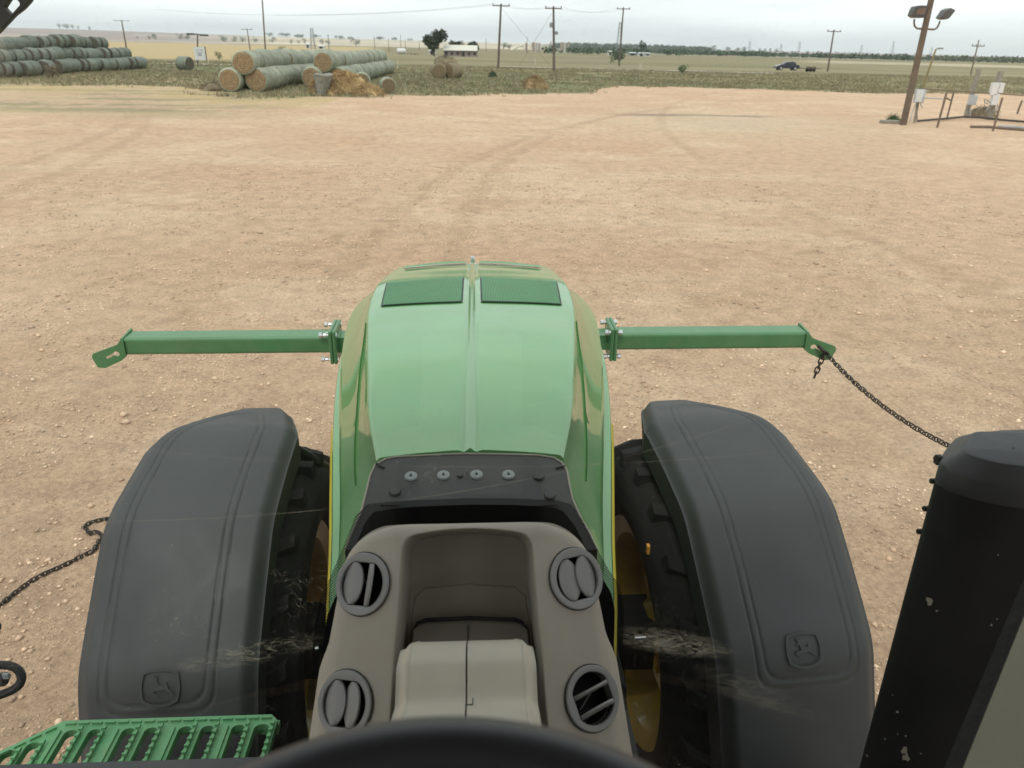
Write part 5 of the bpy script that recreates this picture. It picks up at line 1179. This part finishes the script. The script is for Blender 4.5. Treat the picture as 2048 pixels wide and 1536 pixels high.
def dpr(x, v): return dpt(x, v, dash_h(x, v)) + RD * .145 * float(sm(-.001, .005, np.array(sdbox(x, v))))
def dpt(x, v, h): return A0 + dv * v + dn * h + np.array([x, 0, 0])
def plane_hit(px, py):
    r = T @ ray(px, py); h = 0
    for _ in range(12):
        t_ = np.dot(A0 + dn * h - CAMT, dn) / np.dot(r, dn); p = CAMT + r * t_; v = np.dot(p - A0, dv); h = base_h(p[0], v)
    return p[0], v
for k_, q in (('ul', (726, 1168)), ('ur', (1152, 1157)), ('ll', (691, 1407)), ('lr', (1184, 1396))): vents[k_] = plane_hit(*q)
vs_ = np.concatenate([np.linspace(VB, VT - .06, 210, endpoint=False), np.linspace(VT - .06, VT - .0002, 80)])
P = []
for v in vs_:
    w_ = dW(v); P.append([dpr(w_ * s_, v) for s_ in np.sin(np.linspace(-1, 1, 371) * math.pi / 2 * .985) / math.sin(math.pi / 2 * .985)])
P.append([np.array(p) - dn * .05 + dv * .002 for p in P[-1]])
# side skirts
G2 = []
for i, rowp in enumerate(P):
    l, r = np.array(rowp[0]), np.array(rowp[-1]); G2.append([l + np.array([-.004, .05, -.17]), l + np.array([-.003, .006, -.02])] + rowp + [r + np.array([.003, .006, -.02]), r + np.array([.004, .05, -.17])])
dash = obj('dashboard', MB().grid(G2), dash_m, TR, smooth=38)
def ph(px, py, h):
    r = T @ ray(px, py); return CAMT + r * (np.dot(A0 + dn * h - CAMT, dn) / np.dot(r, dn))
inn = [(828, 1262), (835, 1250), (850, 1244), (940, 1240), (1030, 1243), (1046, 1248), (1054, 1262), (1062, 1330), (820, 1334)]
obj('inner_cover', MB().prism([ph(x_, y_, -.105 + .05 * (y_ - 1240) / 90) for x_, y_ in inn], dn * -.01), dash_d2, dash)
obj('inner_cover_seam', MB().prism([ph(935, 1250, -.098), ph(937, 1250, -.098), ph(937, 1310, -.062), ph(935, 1310, -.062)], dn * .0006), void_m, dash)
obj('recess_slot', MB().tube([ph(x_, y_, -.10) for x_, y_ in ((830, 1258), (836, 1246), (852, 1240), (940, 1236), (1030, 1239), (1044, 1245), (1052, 1258))], .0035, 8), void_m, dash)
obj('recess_frame', MB().tube([ph(x_, y_, -.11) for x_, y_ in ((822, 1300), (824, 1240), (830, 1196), (850, 1176), (940, 1168), (1030, 1174), (1050, 1192), (1056, 1240), (1060, 1300))], .0016, 8), dash_d2, dash)
# flank panel of the tower on the right and the left lower side
for s_ in (-1, 1):
    P = [[dpt(s_ * (dW(v) - .001), v, dash_h(s_ * dW(v), v) - .002 - .03 * k) + np.array([s_ * .018 * min(1, k) * (1 - sm(.10, .19, np.array(v))), 0, 0]) for k in (0, .6, 1.5, 6)] for v in np.linspace(VB, .20, 20)]
    obj('flank_trim', MB().grid(P), dash_m, dash, smooth=40)
# column cover in two halves
def cov(u, y):     # u -1..1
    z = np.interp(y, [.50, .71, .755, .80, .84, .885, .90, .905], [2.375, 2.348, 2.322, 2.346, 2.338, 2.303, 2.283, 2.20]); hw = np.interp(y, [.5, .71, .80, .86, .895, .905], [.098, .0965, .0985, .0965, .084, .080])
    x = u * hw; a = abs(u); z = z - .012 * float(sm(.80, .92, np.array(a))) - .16 * float(sm(.955, 1, np.array(a))) - .002 * float(sm(.80, .78, np.array(a)))
    return (x, y, z)
for s_ in (-1, 1):
    us = np.concatenate([np.linspace(.012, .76, 14), np.linspace(.78, 1.0, 16)]) * s_; P = []
    for y in np.concatenate([np.linspace(.5, .86, 40), np.linspace(.865, .905, 14)]):
        rowp = [cov(u, y) for u in us]; z0 = rowp[0]; rowp = [(z0[0] - s_ * .0006, y, z0[2] - .03), (z0[0], y, z0[2] - .0012)] + rowp; P.append(rowp)
    obj('column_cover', MB().grid(P), dash_m2, dash, smooth=40)
nz_ = cov(0, .735); obj('cover_notch', MB().box((.004, .735, nz_[2] + .0006), (.009, .0016, .0012)).box((-.0005, .730, nz_[2] + .0006), (.0014, .011, .0012)).box((.0085, .7405, nz_[2] + .0006), (.0014, .010, .0012)), gap_m, dash)
# ---- air vents
def vent(x, v, angs, rot):
    e = .002; h0 = base_h(x, v); hx = (base_h(x + e, v) - base_h(x - e, v)) / (2 * e); tx = nrm(np.array([1, 0, 0]) + dn * hx); tn_ = nrm(np.cross(tx, dv)); tn_ = tn_ if np.dot(tn_, dn) > 0 else -tn_; ty = np.cross(tn_, tx)
    M = Matrix(((tx[0], ty[0], tn_[0]), (tx[1], ty[1], tn_[1]), (tx[2], ty[2], tn_[2]))); o = empty('air_vent', parent=TR)
    o.matrix_local = Matrix.Translation(Vector(dpt(x, v, h0 + .001).tolist())) @ M.to_4x4() @ Matrix.Rotation(rot, 4, 'Z')
    R0, R1 = .0485, .0388
    # bezel: round outside, two flats inside
    n = 64; P = []
    for k in range(n):
        a = 2 * math.pi * k / n; c, s_ = math.cos(a), math.sin(a); ri = min(R1, .0335 / max(1e-6, abs(s_)))
        P.append([(R0 * c, R0 * s_, -.006), (R0 * c, R0 * s_, .0035), (R0 * .975 * c, R0 * .975 * s_, .0050), ((ri + .002) * c, (ri + .002) * s_, .0056), (ri * c, ri * s_, .0045), (ri * .985 * c, ri * .985 * s_, -.012)])
    obj('bezel', MB().grid(P, close_u=True), vent_m, o, smooth=35)
    obj('seam_ring', MB().lathe([(R0 - .001, .0006), (R0 + .0016, .0006)], 48, (0, 0, 0), 'z'), void_m, o)
    obj('duct', MB().lathe([(.0385, -.001), (.0385, -.040), (.0005, -.040)], 32, (0, 0, 0), 'z'), void_m, o)
    for (cx_, tilt) in angs:
        # crescent blade: straight outer face domed, runs the height of the opening
        m_ = 22; P = []
        for i in range(m_):
            t = i / (m_ - 1); yy = -.0322 + .0644 * t; half = .0008 + .0196 * max(0, 1 - (yy / .0335) ** 2) ** .62 ; rowp = []
            for q in np.linspace(-1, 1, 9): rowp.append((half * q, yy, .0035 * (1 - q * q) + .0012))
            for q in np.linspace(1, -1, 9): rowp.append((half * q, yy, .0035 * (1 - q * q) - .0020))
            rowp.append(rowp[0]); P.append(rowp)
        bl_ = obj('louver', MB().grid(P), vent_m if cx_ > -9 else dash_d, o, smooth=50)
        bl_.location = (cx_, 0, .0015); bl_.rotation_euler = (0, tilt, 0)
    pin = obj('linkage', MB().tube([(-.012, .018, -.010), (.002, -.004, -.012), (.010, -.020, -.011)], .0009, 5), vent_m, o)
vent(*vents['ul'], [(-.0165, R_(-12)), (.0135, R_(-52))], R_(-8))
vent(*vents['ll'], [(-.0165, R_(-10)), (.0125, R_(-24))], R_(-6))
vent(*vents['ur'], [(-.0135, R_(6)), (.0175, R_(14))], R_(12))
vent(*vents['lr'], [(-.013, R_(76)), (.017, R_(70))], R_(-70))

# ---- steering wheel
top_ = np.array([0.0, .262, 2.822]); wn = nrm((0, -.62, .785)); wd_ = nrm((0, -.785, -.62)); WR, wr = .196, .0165
cen = top_ + wd_ * (WR + wr); P = []
for k in range(128):
    a = 2 * math.pi * k / 128; rad = np.array([1, 0, 0]) * math.sin(a) - wd_ * math.cos(a); c = cen + rad * WR
    P.append([c + rad * wr * .92 * math.cos(b) + wn * wr * 1.1 * math.sin(b) for b in np.linspace(0, 2 * math.pi, 25)])
sw = empty('steering_wheel', parent=TR)
obj('rim', MB().grid(P, close_u=True), wheel_m, sw, smooth=60)
for a in (R_(100), R_(180), R_(260)):
    rad = np.array([1, 0, 0]) * math.sin(a) - wd_ * math.cos(a); obj('spoke', MB().tube([cen - wn * .03, cen + rad * .1 - wn * .025, cen + rad * WR], .014, 10), wheel_m, sw, smooth=50)
obj('hub', MB().tube([cen - wn * .06, cen - wn * .01], .055, 24), wheel_m, sw, smooth=40)
obj('column', MB().tube([cen - wn * .05, cen - wn * .22 + np.array([0, .15, 0]), (0, .55, 2.28)], .05, 16), dash_d, sw, smooth=50)

# ---- green step platform at the lower left
SZ = 1.45
def sp_(px, py, z=SZ): return ut(px, py, z=z)
step = empty('step_platform', (0, 0, SZ), parent=TR)
yb = sp_(300, 1436)[1]; xr = sp_(556, 1436)[0]; xl = sp_(128, 1442)[0]; xo = sp_(-20, 1512)[0]; yo = sp_(-20, 1512)[1]; yn = yb - .42
out = [(xr, yn), (xr, yb - .02), (xr - .02, yb), (xl, yb), (xo, yo), (xo - .05, yn)]
slots = []
def slot(x0, x1, y0, y1):
    r = (x1 - x0) * .42
    return [(x0, y0), (x1, y0)] + [(x1 - r + r * math.cos(a), y1 - r + r * math.sin(a)) for a in (0, .6, 1.1, math.pi / 2)] + [(x0 + r - r * math.sin(a), y1 - r + r * math.cos(a)) for a in (0, .6, 1.1, math.pi / 2)]
edges = [(sp_(a, 1480)[0], sp_(b, 1480)[0]) for a, b in ((500, 532), (455, 482), (393, 420), (348, 376), (280, 307), (235, 262), (168, 194), (120, 148), (60, 88), (20, 50))]
scl = 1.0
for i, (a, b) in enumerate(edges):
    y1 = yb - .032 - (0 if a > xl - .02 else (xl - a) * .42 + .012)
    slots.append(slot(a, b, yn + .03, y1))
obj('tread_plate', MB().prism([(x, y, 0) for x, y in out], (0, 0, -.022), [[(x, y, 0) for x, y in s] for s in slots]), green_plastic, step)
# raised serrated ribs beside each slot, and dashes along the rim
for i, (a, b) in enumerate(edges):
    mb = MB(); y1 = max(p[1] for p in slots[i])
    yy = yn + .02
    mb.box((b + .0045, (yn + y1) / 2, .004), (.006, y1 - yn - .02, .008))
    while yy < y1 - .01:
        mb.prism([(b + .002, yy, .008), (b + .013, yy, .008), (b + .013, yy + .012, .008), (b + .002, yy + .004, .008)], (0, 0, .007)); yy += .021
    obj('serrated_rib', mb, green_plastic, step)
    if i % 2 == 1: obj('flat_rib', MB().box((a - .014, (yn + y1) / 2, .003), (.010, y1 - yn - .01, .006)), green_plastic, step)
x_ = xr - .03
while x_ > xl: obj('rim_cleat', MB().box((x_, yb - .014, .003), (.026, .005, .007)), green_plastic, step); x_ -= .034
yy = yb - .03
while yy > yn: obj('rim_cleat', MB().box((xr - .010, yy, .003), (.005, .016, .007)), green_plastic, step); yy -= .024
dd = np.array([xo - xl, yo - yb]); Ld = np.linalg.norm(dd); dd = dd / Ld; k = .03
while k < Ld:
    c = np.array([xl, yb]) + dd * k + np.array([.006, -.014]); an = math.atan2(dd[1], dd[0]); o = obj('rim_cleat', MB().box((0, 0, 0), (.026, .005, .007)), green_plastic, step); o.location = (c[0], c[1], .003); o.rotation_euler = (0, 0, an); k += .036
obj('step_skirt', MB().prism([(x, y, -.022) for x, y in [(xr, yb - .03), (xl, yb - .006), (xl, yb - .0), (xr, yb - .0)]], (0, 0, -.02)), green_plastic, step)
obj('step_support', MB().box(((xl + xr) / 2, yn + .1, -.3), (.5, .08, .5)), chassis_m, step)
# dark cab edge that crosses the foot of the platform
p0, p1 = ut(-60, 1532, y=1.15), ut(522, 1514, y=1.15)
obj('lower_cab_edge', MB().prism([p0, p1, p1 + np.array([.012, 0, -.09]), p0 + np.array([0, 0, -.09])], (0, -.06, .0)), fender_m, cab).location = (0, 0, -1.3)

# ---- corrugated cable with a plug at the left edge
def cp(px, py, y=1.35): return ut(px, py, y=y)
path = [cp(-40, 1328), cp(-10, 1330), cp(15, 1330), cp(34, 1336), cp(44, 1350), cp(42, 1366), cp(30, 1378), cp(12, 1386), cp(-12, 1394), cp(-40, 1400)]
fine = []
for i in range(len(path) - 1):
    for k in range(12): fine.append(path[i] * (1 - k / 12) + path[i + 1] * (k / 12))
fine = [sum(fine[max(0, i - 6):i + 7]) / len(fine[max(0, i - 6):i + 7]) for i in range(len(fine))]
hs = obj('corrugated_cable', MB().tube(fine, [.0085 * (1 + .16 * (i % 2)) for i in range(len(fine))], 10), hose_m, TR)
pb = obj('cable_plug', MB().tube([cp(-30, 1362), cp(12, 1358), cp(16, 1360)], [.016, .015, .011], 8), plastic_k, hs); obj('plug_clip', MB().box(cp(12, 1352, 1.33), (.012, .006, .012)), grey_m, hs)
q = cp(-3, 1255); obj('cable_end', MB().tube([q + [-.03, 0, 0], q], .011, 8), hose_m, hs)

# ---- slotted bracket at the roof's front left corner
def br(px, py): return ut(px, py, y=1.62)
ob_ = [br(*q) for q in [(-160, 190), (-30, 92), (0, 61), (28, 31), (44, 19), (58, 4), (75, -25), (60, -90), (-60, -120), (-200, 0)]]
ho_ = [br(*q) for q in [(8, 15), (20, 28), (23, 28), (38, 11), (39, 6), (34, 0), (22, -6)]]
bk = obj('roof_bracket', MB().prism(ob_, (0, .014, 0), [ho_]), plastic_k, TR); bevel(bk, .003)
obj('bracket_arm', MB().tube([br(-100, 20), br(-150, -150) + np.array([0, -.3, .1]), (-.75, .95, 3.52)], .03, 8), plastic_k, TR)

# ---- chains (each link its own piece)
def Tw(p): return np.array(TR.matrix_world @ Vector([float(a) for a in p]))
def link_mesh(L_, w_, r):
    P = []; n = 14
    for k in range(n):
        a = 2 * math.pi * k / n; cx_, cy_ = math.cos(a), math.sin(a); st_ = (L_ - w_) / 2
        c = np.array([cx_ * w_ / 2 + math.copysign(st_, cx_), cy_ * w_ / 2, 0]); nn = np.array([cx_, cy_, 0]); P.append([c + r * (nn * math.cos(b) + np.array([0, 0, 1]) * math.sin(b)) for b in np.linspace(0, 2 * math.pi, 6)[:]])
    return MB().grid(P, close_u=True)
def chain(name, pts, pitch, label, r=.0042, w_=.027):
    pts = [np.array(p, float) for p in pts]; seg = [np.linalg.norm(b - a) for a, b in zip(pts[:-1], pts[1:])]; tot = sum(seg); cum = np.concatenate([[0], np.cumsum(seg)])
    root = empty(name, pts[0], label=label, cat='chain'); first = None; n = int(tot / pitch)
    P_ = np.array(pts)
    for k in range(n + 1):
        s_ = k * pitch; p = np.array([np.interp(s_, cum, P_[:, i]) for i in range(3)]); p2 = np.array([np.interp(s_ + .01, cum, P_[:, i]) for i in range(3)]); p0 = np.array([np.interp(s_ - .01, cum, P_[:, i]) for i in range(3)])
        d = Vector(nrm(p2 - p0)); o = first.copy() if first else obj('link', link_mesh(pitch * 1.42, w_, r), chain_m, root, smooth=60)
        if first: COL.objects.link(o)
        else: first = o
        o.location = p - pts[0]; q = d.to_track_quat('X', 'Z'); o.rotation_mode = 'QUATERNION'; from mathutils import Quaternion
        o.rotation_quaternion = q @ Quaternion((1, 0, 0), (math.pi / 2) * (k % 2) + .35 + random.uniform(-.15, .15))
    return root
tip = ut(1652, 706, y=BY_ - .1); tipw = Tw(tip)
endg = uw(2330, 1260); endg = np.array([endg[0], endg[1], H(endg[0], endg[1]) + .02])
pts = []
mid = Tw(ut(1900, 893, y=3.3))
for i in range(25):
    t = i / 24; a = tipw + (mid - tipw) * t * 1.9; a[2] -= .10 * 4 * (t * 1.9) * (1 - t * 1.9) * .55; a[2] = max(a[2], H(a[0], a[1]) + .015); pts.append(a)
chain('tie_chain', pts, .040, 'dark chain hooked in the right ear of the green beam, running behind the black stack')
hk = Tw(ut(1646, 712, y=BY_ - .11)); pts = [hk, hk + np.array([-.012, 0, -.06]), hk + np.array([-.03, 0, -.145])]
chain('loose_chain_end', pts, .034, 'short loose end of chain dangling from the right ear of the green beam', .0052)
_tc = bpy.data.objects['tie_chain']; _o = np.array(_tc.location)
obj('chain_hook', MB().tube([Tw(ut(1636, 692, y=BY_ - .11)) - _o, Tw(ut(1645, 700, y=BY_ - .125)) - _o, Tw(ut(1655, 708, y=BY_ - .11)) - _o], .012, 8), chain_m, _tc)
def gc(px, py, z=.012): q = uw(px, py); return np.array([q[0], q[1], H(q[0], q[1]) + z])
pts = [gc(*q) for q in [(-60, 1262), (0, 1212), (30, 1186), (62, 1162), (95, 1147), (130, 1132), (160, 1118), (188, 1106), (196, 1092), (205, 1075), (196, 1066), (184, 1070), (176, 1066), (170, 1056), (180, 1048), (196, 1044), (214, 1040), (240, 1046)]]
chain('ground_chain', pts, .034, 'dark chain lying on the sand and bunched up beside the left front fender', .0052)
# ------------------------------------------------------------------ air between here and the horizon
hz_m = bpy.data.materials.new('haze'); hz_m.use_nodes = True; t = hz_m.node_tree; t.nodes.clear(); o_ = N(t, 'ShaderNodeOutputMaterial'); v_ = N(t, 'ShaderNodeVolumePrincipled')
v_.inputs['Color'].default_value = (.93, .955, .965, 1); v_.inputs['Density'].default_value = .00013; v_.inputs['Anisotropy'].default_value = 0
t.links.new(v_.outputs[0], o_.inputs['Volume'])
hb = obj('haze', MB().box((0, 0, 40), (15200, 15200, 130)), hz_m, kind='stuff')
